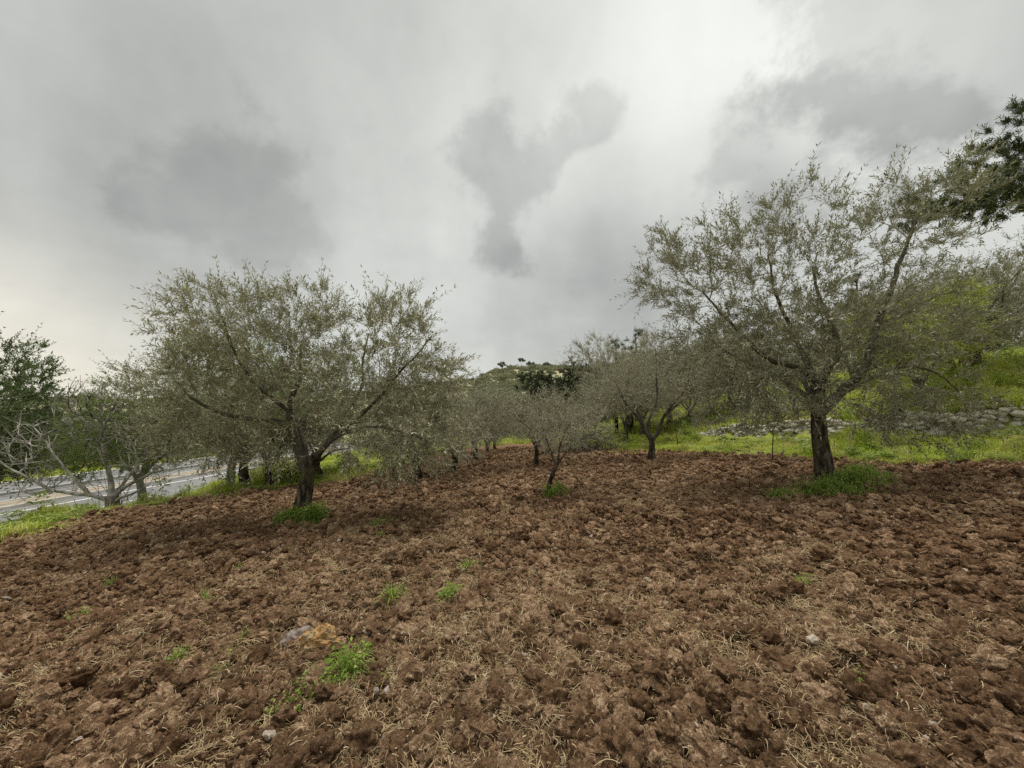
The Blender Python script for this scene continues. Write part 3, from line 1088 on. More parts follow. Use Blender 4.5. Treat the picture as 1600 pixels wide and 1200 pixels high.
# ------------------------------------------------------------------ dry stone wall
def build_wall():
    y0 = 8.9
    root = empty('dry_stone_wall', (float(wall_x(y0)), y0, 0), 'low dry stone wall of rounded grey stones holding the grassy terrace', 'stone wall')
    sm = [lump_mesh('stone', 60 + i, 2, M['wall_stone'], 0.6, (1, 0.8, 0.72), 0.9, bool(i % 2), 0.08) for i in range(8)]
    ys = np.linspace(8.9, 19.4, 400)
    xs = wall_x(ys)
    L_ = np.concatenate([[0], np.cumsum(np.hypot(np.diff(xs), np.diff(ys)))])
    k = 0
    base = np.array(root.location)
    for course in range(6):
        s = rng.uniform(0, 0.2)
        while s < L_[-1]:
            y = float(np.interp(s, L_, ys))
            x = float(np.interp(s, L_, xs))
            big = 1.0 - 0.25 * min(1, max(0, (y - 10) / 8))
            w = rng.uniform(0.10, 0.19) * big
            h = w * rng.uniform(0.58, 0.85)
            hw = float(wall_h(np.array([y]))[0]) + 0.04 + 0.05 * math.sin(s * 2.1)
            zc = 0.05 + course * 0.135 * big + rng.uniform(-0.015, 0.015)
            if zc < hw + 0.03 and k < 300:
                gz = float(terrain(np.array([x - 0.25]), np.array([y]))[0])
                xx = x + rng.uniform(-0.06, 0.05) + course * 0.03
                o = link('stone', sm[k % 8], root, (xx - base[0], y - base[1] + rng.uniform(-.04, .04), gz + zc - base[2]))
                o.scale = (w * 1.05, w * 1.1, h * 1.15)
                o.rotation_euler = (rng.normal(0, 0.18), rng.normal(0, 0.18), rng.uniform(0, 6.28))
                k += 1
            s += w * 1.72
    # a few tumbled stones at the foot
    for i in range(9):
        y = float(rng.uniform(9.6, 16))
        x = float(wall_x(np.array([y]))[0]) - rng.uniform(0.3, 0.75)
        s = rng.uniform(0.06, 0.11)
        o = link('fallen_stone', sm[i % 8], None, (x, y, float(terrain(np.array([x]), np.array([y]))[0]) + s * 0.4), label='loose grey stone tumbled at the foot of the dry stone wall', category='stone', group='stones fallen from the wall')
        o.scale = (s, s * 1.1, s * 0.8)
        o.rotation_euler = (rng.normal(0, 0.3), rng.normal(0, 0.3), rng.uniform(0, 6.28))


build_wall()


# ================================================================== trees
def grow(skel, lobes, n_attr, rs, step=0.16, tip_r=0.0035, expo=2.2, avoid_low=0.0):
    """skel: polylines [(pts, r0, r1)], the first is the trunk. lobes: [(cx,cy,cz, rx,ry,rz, weight)].
    Returns the resampled skeleton, thin branch chains with radii, the tips and outward directions."""
    sk = []
    P, T, par = [], [], []
    for j, (pts, r0, r1) in enumerate(skel):
        Q = catmull(pts, 0.08)
        m = len(Q)
        if j:
            Q = Q + np.cumsum(rs.normal(0, 0.010, Q.shape), 0) * np.linspace(0, 1, m)[:, None]
        R = r0 + (r1 - r0) * np.linspace(0, 1, m) ** 0.8
        sk.append((Q, R))
        if j:
            t = norm(np.gradient(Q, axis=0))
            for i in range(2, m):
                if i % 2 == 0 or i == m - 1:
                    P.append(Q[i])
                    T.append(t[i])
                    par.append(-1)
    lob = np.array(lobes, float)
    w = lob[:, 6] * lob[:, 3] * lob[:, 4] * lob[:, 5]
    pick = rs.choice(len(lob), n_attr * 3, p=w / w.sum())
    d = norm(rs.normal(size=(n_attr * 3, 3)))
    rad = rs.uniform(0.05, 1, n_attr * 3) ** 0.42
    A = lob[pick, :3] + d * rad[:, None] * lob[pick, 3:6]
    A = A[A[:, 2] > avoid_low]
    # thin out crowded tips
    keep, md = [], 0.5 * (w.sum() * 4 / max(n_attr, 1)) ** (1 / 3) * 0.75
    for a in A:
        if len(keep) >= n_attr:
            break
        if keep and (np.sum((np.array(keep[-400:]) - a) ** 2, 1) < md * md).any():
            continue
        keep.append(a)
    A = np.array(keep)
    P0 = np.array(P)
    d0 = np.sqrt(((A[:, None] - P0[None]) ** 2).sum(-1).min(1))
    A = A[np.argsort(d0)]
    cap_ = len(P) + n_attr * 16
    PA = np.zeros((cap_, 3))
    TA = np.zeros((cap_, 3))
    PAR = np.full(cap_, -1)
    n = len(P)
    PA[:n], TA[:n] = P, T
    n_skel = n
    centre = (lob[:, :3] * w[:, None]).sum(0) / w.sum()
    tips = []
    for a in A:
        v = a - PA[:n]
        L_ = np.linalg.norm(v, axis=1) + 1e-6
        cosang = (v * TA[:n]).sum(1) / L_
        j = int(np.argmin(L_ * (1 + 0.55 * (1 - cosang))))
        p0, t0, L0 = PA[j], TA[j], L_[j]
        if L0 < 0.03:
            continue
        k = max(2, int(L0 / step))
        vdir = (a - p0) / L0
        t_start = norm(t0 * 0.5 + vdir * 0.8) * L0
        t_end = norm(vdir + np.array([0, 0, 0.25]) + rs.normal(0, 0.25, 3)) * L0
        prev = j
        for i in range(1, k + 1):
            s = i / k
            h00, h10 = 2 * s ** 3 - 3 * s * s + 1, s ** 3 - 2 * s * s + s
            h01, h11 = -2 * s ** 3 + 3 * s * s, s ** 3 - s * s
            q = h00 * p0 + h10 * t_start + h01 * a + h11 * t_end
            if i < k:
                q = q + rs.normal(0, 0.014, 3)
            PA[n] = q
            TA[n] = norm(q - PA[prev])
            PAR[n] = prev
            prev = n
            n += 1
        tips.append(n - 1)
    # pipe-model radii
    acc = np.zeros(n)
    kids = [[] for _ in range(n)]
    for i in range(n - 1, n_skel - 1, -1):
        if acc[i] == 0:
            acc[i] = tip_r ** expo
        if PAR[i] >= 0:
            acc[PAR[i]] += acc[i]
            kids[PAR[i]].append(i)
    R = acc ** (1 / expo)
    chains = []
    stack = [c for i in range(n_skel) for c in kids[i]]
    while stack:
        c = stack.pop()
        ch = [PAR[c], c]
        while kids[ch[-1]]:
            ks = sorted(kids[ch[-1]], key=lambda q: -R[q])
            ch.append(ks[0])
            stack.extend(ks[1:])
        rr = np.array([R[c]] + [R[q] for q in ch[1:]])
        chains.append((PA[ch], rr))
    return sk, chains, PA[:n], TA[:n], np.array(tips), n_skel, centre


def shoots(geo, B, Dr, rs, n_leaf, slen, leaf_l, leaf_w, droop, stem_mi, leaf_mi, stem_r=0.0016, gap0=0.15, spread=0.9, opposite=True, stems=True):
    """leafy shoots: B base points, Dr directions"""
    n = len(B)
    Ls = slen * np.clip(np.exp(rs.normal(-0.05, 0.38, n)), 0.4, 2.1)
    D0 = norm(Dr + rs.normal(0, 0.30, (n, 3)))
    D1 = norm(D0 + np.array([0, 0, -1.0]) * droop * rs.uniform(0.2, 1.6, n)[:, None] + rs.normal(0, 0.22, (n, 3)))

    def at(s):
        return B + D0 * (Ls * (s - 0.5 * s * s))[:, None] + D1 * (Ls * 0.5 * s * s)[:, None]
    if stems:
        P0, P2 = at(0.0), at(0.9)
        S = norm(np.cross(D0, rs.normal(size=(n, 3))))
        U = np.cross(S, D0)
        ring = [S, -0.5 * S + 0.866 * U, -0.5 * S - 0.866 * U]
        V = np.concatenate([np.stack([P0 + q * stem_r * 1.3 for q in ring], 1), np.stack([P2 + q * stem_r * .6 for q in ring], 1)], 1)
        k = np.arange(n)[:, None] * 6
        F = np.concatenate([k + [a, b, b + 3, a + 3] for a, b in ((0, 1), (1, 2), (2, 0))], 0)
        geo.add(V.reshape(-1, 3), F, stem_mi)
    if not n_leaf:
        return
    bs, ds, ns = [], [], []
    roll = rs.uniform(0, 6.28, n)
    for i in range(n_leaf):
        s = gap0 + (1 - gap0) * ((i // 2 + 0.5 * 0) / max(1, (n_leaf // 2 - 1)) if opposite else i / max(1, n_leaf - 1))
        s = min(s, 1.0)
        p = at(s)
        t = norm(D0 * (1 - s) + D1 * s)
        a = norm(np.cross(t, np.array([0.31, 0.22, 0.92]) + rs.normal(0, 0.05, (n, 3))))
        b = np.cross(t, a)
        th = roll + (i // 2) * 1.57 + (math.pi if i % 2 else 0) + rs.normal(0, 0.35, n)
        o = a * np.cos(th)[:, None] + b * np.sin(th)[:, None]
        sp = spread * rs.uniform(0.6, 1.25, n)[:, None]
        d = norm(t * (0.35 if s > 0.95 else 0.0) + t * 0.75 + o * sp + rs.normal(0, 0.12, (n, 3)))
        bs.append(p)
        ds.append(d)
        ns.append(norm(t + o * 0.2 + np.array([0, 0, 0.7]) + rs.normal(0, 0.35, (n, 3))))
    bs, ds, ns = np.concatenate(bs), np.concatenate(ds), np.concatenate(ns)
    m = len(bs)
    leaf_faces(geo, bs, ds, ns, leaf_l * rs.uniform(0.65, 1.2, m), leaf_w * rs.uniform(0.75, 1.25, m), leaf_mi)


def tree_parts(skel, lobes, n_attr, seed, bark, limb, twig, leaf, per_tip=5, along=1.8, n_leaf=14, slen=0.35, leaf_l=0.092, leaf_w=0.0195, droop=0.35,
               rough=0.22, tip_r=0.0035, up=0.35, bare=False, trunk_sides=22, stem_r=0.0026, spread=0.8, avoid_low=0.0, stems=True, step=0.16):
    """meshes of one tree: [(part name, mesh)]"""
    rs = np.random.default_rng(seed)
    sk, chains, PA, TA, tips, n_skel, centre = grow(skel, lobes, n_attr, rs, tip_r=tip_r, avoid_low=avoid_low, step=step)
    parts = []
    for j, (Q, R) in enumerate(sk):
        g = Geo()
        if j == 0:
            z = Q[:, 2] - Q[0, 2]
            R = R * (1 + 0.38 * np.exp(-z / 0.16))
            tube(g, Q, R, trunk_sides, 0, rough, seed)
            parts.append(('trunk', g.mesh('trunk', [bark], True)))
        else:
            tube(g, Q, R, 10, 0, rough * 0.6, seed + j)
            parts.append(('limb', g.mesh('limb', [limb], True)))
    g = Geo()
    for P, R in chains:
        r = R[0]
        tube(g, P, np.maximum(R, 0.0022 if not bare else 0.0085), 3 if r < 0.008 else (4 if r < 0.02 else 6), 0, cap=False)
    if bare:
        ids = np.concatenate([np.repeat(tips, 2), rs.choice(np.arange(n_skel, len(PA)), len(tips) // 2)])
        shoots(g, PA[ids], norm(TA[ids] + np.array([0, 0, 0.6]) + rs.normal(0, 0.38, (len(ids), 3))), rs, 0, 0.42, 0, 0, 0.1, 0, 0, 0.0075)
    if not bare:
        grow_nodes = np.arange(n_skel, len(PA))
        extra = rs.choice(grow_nodes, min(len(grow_nodes), int(along * len(tips))), replace=False)
        ids = np.concatenate([np.repeat(tips, per_tip), extra])
        B = PA[ids]
        T = TA[ids]
        outw = norm(B - centre - np.array([0, 0, -0.3]))
        h = np.clip((B[:, 2] - centre[2]) / 1.5, -1, 1)[:, None]
        Dr = norm(T * 0.55 + outw * 0.55 + np.array([0, 0, 1.0]) * (up + 0.35 * h) + rs.normal(0, 0.42, (len(B), 3)))
        dr = droop * (1 - 0.5 * h[:, 0].mean())
        shoots(g, B, Dr, rs, n_leaf, slen, leaf_l, leaf_w, dr, 0, 1, stem_r, spread=spread, stems=stems)
    parts.append(('crown', g.mesh('crown', [twig] if bare else [twig, leaf], False)))
    return parts


def plant(name, parts, x, y, label, category, group=None, rz=0.0, scale=1.0, dz=0.0):
    root = empty(name, (x, y, ground_z(x, y) + dz), label, category, group, rz, scale)
    for nm, me in parts:
        o = link(nm, me, root)
        if nm == 'crown':
            o['kind'] = 'stuff'
    return root


OL = (M['olive_bark'], M['olive_limb'], M['olive_twig'], M['olive_leaf'])

# ------------------------------------------------------------------ the large olive on the left
skel = [
    ([(-0.02, 0, -0.15), (0.03, 0, 0.3), (0.09, 0, 0.65), (0.17, 0, 1.0), (0.27, -0.02, 1.22)], 0.185, 0.085),
    ([(0.10, 0, 0.85), (-0.04, 0.02, 1.1), (-0.18, .05, 1.5), (-0.29, .1, 1.8), (-0.36, .2, 2.2), (-0.22, .3, 2.7), (-0.3, .4, 3.4)], 0.10, 0.02),
    ([(-0.25, .08, 1.7), (-0.5, 0, 1.84), (-0.85, -.1, 1.89), (-1.28, -.25, 2.0), (-1.83, -.3, 2.3), (-2.3, -.2, 2.7)], 0.06, 0.015),
    ([(0.2, 0, 1.08), (0.4, -.1, 1.3), (0.62, -.2, 1.5), (1.1, -.3, 1.85), (1.7, -.35, 2.5), (2.1, -.2, 3.1), (2.4, -.1, 3.6)], 0.052, 0.013),
    ([(0.3, -.05, 1.2), (0.9, -.5, 1.6), (1.6, -.8, 1.8), (2.2, -.9, 1.72), (2.75, -.8, 1.5)], 0.036, 0.010),
    ([(0.2, 0.05, 1.1), (0.55, .4, 1.8), (0.85, .5, 2.5), (0.8, .6, 3.1), (0.9, .5, 3.7)], 0.058, 0.014),
    ([(0.1, 0.05, 0.95), (-0.4, .6, 1.7), (-1.1, 1.1, 2.5), (-1.6, 1.2, 3.3)], 0.06, 0.014),
    ([(-0.34, .15, 2.0), (-0.7, -.4, 2.6), (-1.0, -.6, 3.4), (-1.2, -.5, 4.0)], 0.045, 0.012),
]
lobes = [(-1.15, 0, 3.35, 1.35, 1.4, 1.15, 1.0), (-1.75, 0, 2.3, 1.15, 1.3, 1.0, 0.9), (0.15, 0.2, 3.45, 0.8, 1.2, 1.0, 0.9), (1.95, -0.1, 3.05, 0.95, 1.2, 1.15, 0.9),
         (1.95, -0.3, 1.75, 1.2, 1.2, 0.85, 1.0), (0.3, 0, 2.4, 1.4, 1.2, 0.8, 0.8), (-0.6, -0.3, 1.5, 0.9, 1.0, 0.6, 0.45), (2.5, -.2, 2.4, 0.55, 0.8, 0.7, 0.7), (-1.9, -.2, 1.35, 0.8, 0.9, 0.5, 0.5)]
plant('olive_tree', tree_parts(skel, lobes, 620, 1, *OL), -3.96, 7.32, 'large olive tree with dark leaning trunk on the left of the ploughed field', 'olive tree', 'olive trees')

# ------------------------------------------------------------------ the large olive on the right
skel = [
    ([(0.03, 0, -0.15), (0.02, 0, 0.3), (-0.02, 0, 0.7), (-0.05, 0, 1.1), (-0.06, 0, 1.5), (-0.04, 0, 1.8)], 0.168, 0.10),
    ([(-0.05, 0, 1.55), (0.06, .0, 1.95), (0.28, .05, 2.25), (0.5, .1, 2.5), (0.52, .2, 2.9), (0.4, .3, 3.5), (0.3, .3, 4.2)], 0.095, 0.02),
    ([(-0.03, 0.0, 1.3), (0.3, -.15, 1.75), (0.65, -.2, 2.1), (0.80, -.2, 2.5), (0.95, -.15, 2.95), (1.15, -.1, 3.4), (1.45, 0, 3.95), (1.85, .1, 4.8), (2.2, .1, 5.5)], 0.10, 0.018),
    ([(-0.05, 0, 1.6), (-0.3, -.1, 2.05), (-0.8, -.25, 2.2), (-1.35, -.4, 2.35), (-1.9, -.4, 2.9), (-2.4, -.3, 3.6)], 0.075, 0.016),
    ([(-0.05, 0, 1.7), (-0.1, .2, 2.3), (-0.3, .4, 3.1), (-0.6, .4, 3.9), (-0.7, .4, 4.6)], 0.07, 0.015),
    ([(0.0, 0, 1.4), (0.4, -.4, 1.85), (0.9, -.7, 2.15), (1.35, -.8, 2.05), (1.7, -.8, 1.75)], 0.042, 0.010),
    ([(-0.05, 0, 1.45), (-0.3, .6, 2.0), (-0.9, 1.2, 2.6), (-1.6, 1.5, 3.3)], 0.06, 0.014),
    ([(-0.05, 0, 1.4), (0.2, .7, 2.0), (0.8, 1.3, 2.7), (1.3, 1.5, 3.5)], 0.06, 0.014),
    ([(0.95, -.15, 2.95), (1.5, -.2, 3.2), (2.1, -.2, 3.5), (2.6, -.1, 3.6)], 0.04, 0.012),
]
lobes = [(-2.25, 0, 4.0, 1.2, 1.3, 1.2, 0.75), (-0.5, 0.1, 4.65, 1.0, 1.2, 1.15, 0.65), (1.85, 0, 5.15, 1.25, 1.2, 1.05, 0.6), (0.7, 0, 4.5, 0.8, 1.1, 1.0, 0.5),
         (-1.5, 0, 2.6, 1.5, 1.6, 0.9, 1.0), (0.0, 0, 2.9, 1.5, 1.6, 0.9, 0.9), (1.5, -.2, 3.0, 1.2, 1.3, 0.9, 0.6), (1.45, -.3, 1.45, 0.95, 1.2, 0.7, 1.1), (-1.3, -.2, 1.7, 1.1, 1.3, 0.6, 0.8),
         (0.3, -.6, 1.9, 0.8, 0.8, 0.6, 0.5)]
plant('olive_tree', tree_parts(skel, lobes, 600, 2, *OL, up=0.45), 5.97, 7.44, 'tallest olive tree with upright dark trunk on the right of the field', 'olive tree', 'olive trees')

# ------------------------------------------------------------------ the other olives
def olive_shape(seed, h, w, trunk_h=0.9, r=0.13, lean=(0, 0), n_limb=6, low=0.25):
    rs = np.random.default_rng(seed)
    top = np.array([lean[0], lean[1], trunk_h])
    sk = [([(0, 0, -0.15), tuple(top * 0.3 + [0.02, 0, 0]), tuple(top * 0.65 + [-0.02, 0.02, 0]), tuple(top), tuple(top + [lean[0] * .1, 0, 0.15])], r, r * 0.6)]
    lb = []
    a0 = rs.uniform(0, 6.28)
    for k in range(n_limb):
        a = a0 + k * 6.283 / n_limb + rs.normal(0, 0.25)
        reach = w * 0.5 * rs.uniform(0.5, 0.85)
        zt = h * rs.uniform(0.62, 0.92) if k % 3 else h * rs.uniform(0.45, 0.6)
        e = np.array([math.cos(a) * reach, math.sin(a) * reach, zt])
        m1 = top * [1, 1, 0.9] + (e - top) * 0.3 + [0, 0, 0.05 * h] + rs.normal(0, 0.06, 3)
        m2 = top + (e - top) * 0.65 + rs.normal(0, 0.10, 3)
        sk.append(([tuple(top * 0.9), tuple(m1), tuple(m2), tuple(e)], r * 0.45, 0.012))
        lb.append((e[0] * 1.02, e[1] * 1.02, e[2] * 0.97, w * 0.2 * rs.uniform(.8, 1.2), w * 0.2 * rs.uniform(.8, 1.2), h * 0.2 * rs.uniform(.8, 1.2), rs.uniform(0.6, 1.22)))
    lb.append((lean[0], lean[1], h * 0.55, w * 0.36, w * 0.36, h * 0.24, 0.8))
    lb.append((lean[0], lean[1], h * low + 0.25 * h, w * 0.42, w * 0.42, h * 0.16, 0.7))
    return sk, lb


GREY = (M['olive_bark'], M['olive_limb'], M['olive_twig'], M['olive_leaf_grey'])
VAR = [tree_parts(*olive_shape(31, 3.6, 4.4, 0.8, 0.14), 280, 31, *OL, n_leaf=12, leaf_l=0.07, leaf_w=0.017, slen=0.34),
       tree_parts(*olive_shape(32, 4.2, 4.2, 1.0, 0.15, (0.12, 0)), 280, 32, *OL, n_leaf=12, leaf_l=0.07, leaf_w=0.017, slen=0.34),
       tree_parts(*olive_shape(33, 3.2, 3.8, 0.75, 0.12, (-0.1, 0.05)), 260, 33, *GREY, n_leaf=12, leaf_l=0.07, leaf_w=0.017, slen=0.32),
       tree_parts(*olive_shape(34, 5.0, 5.2, 1.1, 0.17), 420, 34, *OL, n_leaf=12, leaf_l=0.095, leaf_w=0.025, slen=0.4)]

# the open vase-shaped olive in mid field and the small leaning one
skel = [([(0, 0, -0.1), (0.01, 0, 0.25), (0.02, 0, 0.55), (0.0, 0, 0.68)], 0.115, 0.085),
        ([(0.0, 0, 0.6), (-0.22, 0, 0.95), (-0.45, -.05, 1.4), (-0.8, 0, 1.9), (-1.1, 0.1, 2.7)], 0.07, 0.015),
        ([(0.02, 0, 0.6), (0.25, 0, 0.9), (0.42, 0, 1.4), (0.8, .05, 1.75), (1.3, 0, 2.2), (1.7, 0, 2.8)], 0.075, 0.015),
        ([(-0.05, 0, 0.75), (-0.05, .1, 1.2), (0.25, .2, 1.9), (0.25, .2, 2.8), (0.2, .1, 3.7)], 0.05, 0.012),
        ([(0.0, 0.05, 0.7), (-0.1, .6, 1.3), (-0.4, 1.0, 2.1), (-.6, 1.1, 3.0)], 0.05, 0.012),
        ([(0.42, 0, 1.4), (0.6, -.4, 1.8), (0.9, -.7, 2.3), (1.0, -.8, 2.9)], 0.04, 0.012)]
lobes = [(-1.2, 0, 2.5, 1.0, 1.1, 1.1, 0.9), (0.1, 0, 3.3, 0.9, 1.0, 1.0, 0.8), (1.4, 0, 2.5, 0.95, 1.0, 1.0, 0.9), (0.0, 0, 2.2, 1.5, 1.3, 0.8, 0.7), (-1.6, 0, 1.5, 0.6, 0.8, 0.5, 0.6), (1.7, 0, 1.5, 0.5, 0.8, 0.5, 0.5)]
plant('olive_tree', tree_parts(skel, lobes, 320, 5, *GREY, n_leaf=12, leaf_l=0.066, leaf_w=0.015), 4.68, 12.99, 'vase shaped olive with forked trunk at the edge of soil and green bank', 'olive tree', 'olive trees')

skel = [([(-0.08, 0, -0.1), (-0.05, 0, 0.2), (0.05, 0, 0.5), (0.18, 0, 0.75)], 0.055, 0.035),
        ([(0.1, 0, 0.6), (-0.02, 0, 0.9), (-0.15, 0, 1.3), (-0.25, 0.05, 1.75)], 0.028, 0.008),
        ([(0.16, 0, 0.7), (0.4, 0, 0.98), (0.75, -.05, 1.2), (1.05, -.05, 1.35)], 0.026, 0.008),
        ([(0.12, 0, 0.65), (0.2, .2, 1.1), (0.25, .3, 1.6)], 0.022, 0.007), ([(0.14, 0, 0.65), (0.15, -.2, 1.0), (0.4, -.3, 1.5)], 0.022, 0.007)]
lobes = [(-0.2, 0, 1.65, 0.55, 0.6, 0.45, 1), (0.6, 0, 1.45, 0.6, 0.6, 0.4, 1), (0.2, 0, 1.2, 0.6, 0.6, 0.35, 0.8), (1.0, 0, 1.15, 0.35, 0.4, 0.25, 0.7)]
plant('olive_tree', tree_parts(skel, lobes, 170, 6, *GREY, n_leaf=12, slen=0.24, per_tip=3, along=1.5, leaf_l=0.05, leaf_w=0.011), 0.80, 7.87, 'smallest olive tree with thin leaning trunk in the middle of the field', 'olive tree', 'olive trees')

FARROW = 'olive row running down the left of the field'
BANK = 'olive trees on the grassy terraces'
for v, x, y, s, rz, lab, grp in [
    (0, -8.7, 12.6, 1.3, 0.4, 'big dense olive with curved trunk at the verge, behind the left olive', 'olive trees'),
    (1, -7.9, 12.6, 0.85, 2.0, 'olive with straight dark trunk on the grass verge behind the left olive', 'olive trees'),
    (2, -6.66, 13.5, 0.9, 1.0, 'olive with a lopped pale stump on the verge right of the leaning trunk', 'olive trees'),
    (2, -2.75, 11.7, 0.98, 0.3, 'low olive just right of and behind the left olive crown', FARROW),
    (0, -1.95, 13.2, 0.92, 2.6, 'olive with short straight dark trunk, second behind the left olive', FARROW),
    (1, -1.55, 16.8, 0.88, 4.0, 'third olive in the row behind the left olive', FARROW),
    (2, -1.3, 20.3, 0.95, 5.2, 'olive far down the left row near the end of the field', FARROW),
    (0, -1.1, 24.5, 0.85, 1.2, 'last olive at the far end of the left row', FARROW),
    (1, -4.6, 16.5, 0.85, 3.1, 'olive at the edge of the grass verge behind the left row', FARROW),
    (3, -5.2, 22.0, 0.8, 0.9, 'taller olive half hidden behind the left row', FARROW),
    (2, 0.84, 13.4, 0.80, 2.2, 'pale grey olive with thin trunk behind the smallest olive', 'olive trees'),
    (2, 1.7, 17.5, 0.70, 0.2, 'grey olive beyond the brush at the far end of the field', 'olive trees'),
    (0, 3.1, 20.5, 0.75, 5.0, 'olive behind the brush pile left of the vase shaped olive', 'olive trees'),
    (1, 2.2, 25.0, 0.62, 1.5, 'olive at the far right corner of the ploughed field', 'olive trees'),
    (3, 5.6, 19.0, 0.95, 2.4, 'tall olive directly behind the vase shaped olive', BANK),
    (1, 7.6, 22.5, 1.0, 4.4, 'olive on the bank right of the vase shaped olive', BANK),
    (0, 10.6, 23.0, 0.95, 3.0, 'olive with thin trunk on the green bank above the wall end', BANK),
    (3, 13.0, 25.5, 0.9, 0.5, 'olive on the upper terrace behind the right olive crown', BANK),
    (2, 14.8, 20.5, 1.05, 1.7, 'grey olive on the terrace behind the trunk of the right olive', BANK),
    (3, 16.2, 13.6, 0.92, 0.0, 'large olive with pale trunk on the steep grass at the right edge', BANK),
    (1, 17.4, 17.5, 1.05, 2.0, 'olive behind the large one on the steep grass at right', BANK),
    (0, 19.5, 22.0, 1.2, 4.0, 'olive high on the slope at the right', BANK),
    (3, 9.0, 29.0, 1.0, 3.6, 'olive on the far terrace behind the vase shaped olive', BANK),
    (3, 7.6, 25.0, 1.2, 2.9, 'tall pale olive rising above the vase shaped olive', BANK),
    (3, 10.2, 25.0, 1.25, 0.7, 'tall olive right of the one above the vase shaped olive', BANK),
    (0, 12.4, 20.8, 1.15, 5.6, 'olive half hidden by the left of the tallest olive crown', BANK),
    (3, 16.5, 26.0, 1.2, 4.1, 'olive high on the terrace seen through the tallest olive crown', BANK),
    (1, 20.5, 17.0, 1.2, 5.0, 'olive uphill at the right edge behind the pale trunked one', BANK),
    (3, 24.0, 24.0, 1.25, 3.3, 'highest olive on the slope at the right', BANK),
    (2, 18.2, 15.8, 1.15, 0.7, 'grey olive beside the pale trunked one at the right edge', BANK),
    (3, 5.9, 27.5, 0.72, 5.5, 'olive standing beyond the far end of the field', BANK),
]:
    plant('olive_tree', VAR[v], x, y, lab, 'olive tree', grp, rz, s, -0.22 if grp is FARROW else 0.0)

# thin sapling by the grass edge left of the right olive
skel = [([(0, 0, -0.1), (0.02, 0, 0.3), (0.05, 0, 0.7), (0.1, 0, 1.0)], 0.017, 0.011), ([(0.05, 0, 0.7), (-0.25, 0, 1.1), (-0.5, 0, 1.35)], 0.015, 0.005), ([(0.1, 0, 0.95), (0.4, 0, 1.25), (0.6, 0, 1.5)], 0.015, 0.005)]
lobes = [(-0.3, 0, 1.3, 0.5, 0.5, 0.35, 1), (0.45, 0, 1.45, 0.45, 0.45, 0.35, 1)]
plant('olive_sapling', tree_parts(skel, lobes, 60, 8, M['olive_limb'], *GREY[1:], n_leaf=10, slen=0.22, per_tip=3, along=1), 7.05, 10.5, 'thin olive sapling on the grass edge left of the tallest olive', 'sapling')

# ------------------------------------------------------------------ bare fig tree by the road
skel = [([(0.02, 0, -0.3), (0.0, 0, 0.3), (-0.02, 0, 0.65), (-0.05, 0, 0.95)], 0.19, 0.15),
        ([(-0.05, 0, 0.75), (-0.5, -.1, 0.95), (-1.1, -.2, 1.05), (-1.7, -.2, 1.12), (-2.2, -.2, 1.05), (-2.7, -.2, 1.2)], 0.07, 0.02),
        ([(-0.08, 0, 0.85), (-0.2, .1, 1.3), (-0.4, .15, 1.9), (-0.65, .2, 2.6), (-0.7, .2, 3.4), (-0.75, .2, 4.2)], 0.085, 0.014),
        ([(0.0, 0, 0.85), (0.35, 0, 1.2), (0.9, .1, 1.5), (1.5, .1, 1.9), (2.0, .1, 2.4)], 0.07, 0.014),
        ([(0.05, 0, 0.7), (0.5, -.3, 0.95), (1.1, -.5, 1.15), (1.6, -.6, 1.4)], 0.055, 0.014),
        ([(-0.6, -.1, 0.98), (-0.9, -.3, 1.5), (-1.3, -.4, 2.1), (-1.7, -.4, 2.7), (-2.2, -.3, 3.1)], 0.055, 0.012),
        ([(-0.05, 0, 0.9), (0.1, .4, 1.5), (0.3, .7, 2.3), (0.5, .8, 3.2)], 0.055, 0.012),
        ([(-1.6, -.2, 1.1), (-2.0, -.4, 1.5), (-2.6, -.5, 1.9), (-3.1, -.4, 2.2)], 0.05, 0.014),
        ([(-0.4, .1, 1.9), (-0.2, -.3, 2.5), (0.1, -.5, 3.1), (0.2, -.5, 3.6)], 0.05, 0.014)]
lobes = [(-0.5, 0, 3.3, 1.5, 1.3, 1.1, 1), (-2.2, 0, 2.2, 1.4, 1.2, 1.2, 1), (1.2, 0, 2.4, 1.1, 1.2, 1.1, 0.8), (-2.3, 0, 1.2, 1.1, 0.9, 0.5, 0.4)]
parts = tree_parts(skel, lobes, 400, 9, M['fig_bark'], M['fig_bark'], M['fig_twig'], None, bare=True, tip_r=0.0095, rough=0.28, avoid_low=0.2, step=0.22)
g = Geo()
rs = np.random.default_rng(77)
for k in range(26):
    a = rs.uniform(0, 6.28)
    b = np.array([rs.normal(0.25, 0.3), rs.normal(0, 0.25), -0.1])
    hgt = rs.uniform(0.7, 1.9)
    tx = rs.normal(0.25, 0.5)
    tube(g, [b, b + [tx * .3, rs.normal(0, .1), hgt * .5], b + [tx, rs.normal(0, .2), hgt]], [0.012, 0.010, 0.006], 4, cap=False)
parts.append(('sucker_shoots', g.mesh('sucker_shoots', [M['fig_twig']])))
plant('fig_tree', parts, -12.3, 12.0, 'bare pale fig tree with spreading leafless branches beside the road', 'fig tree')

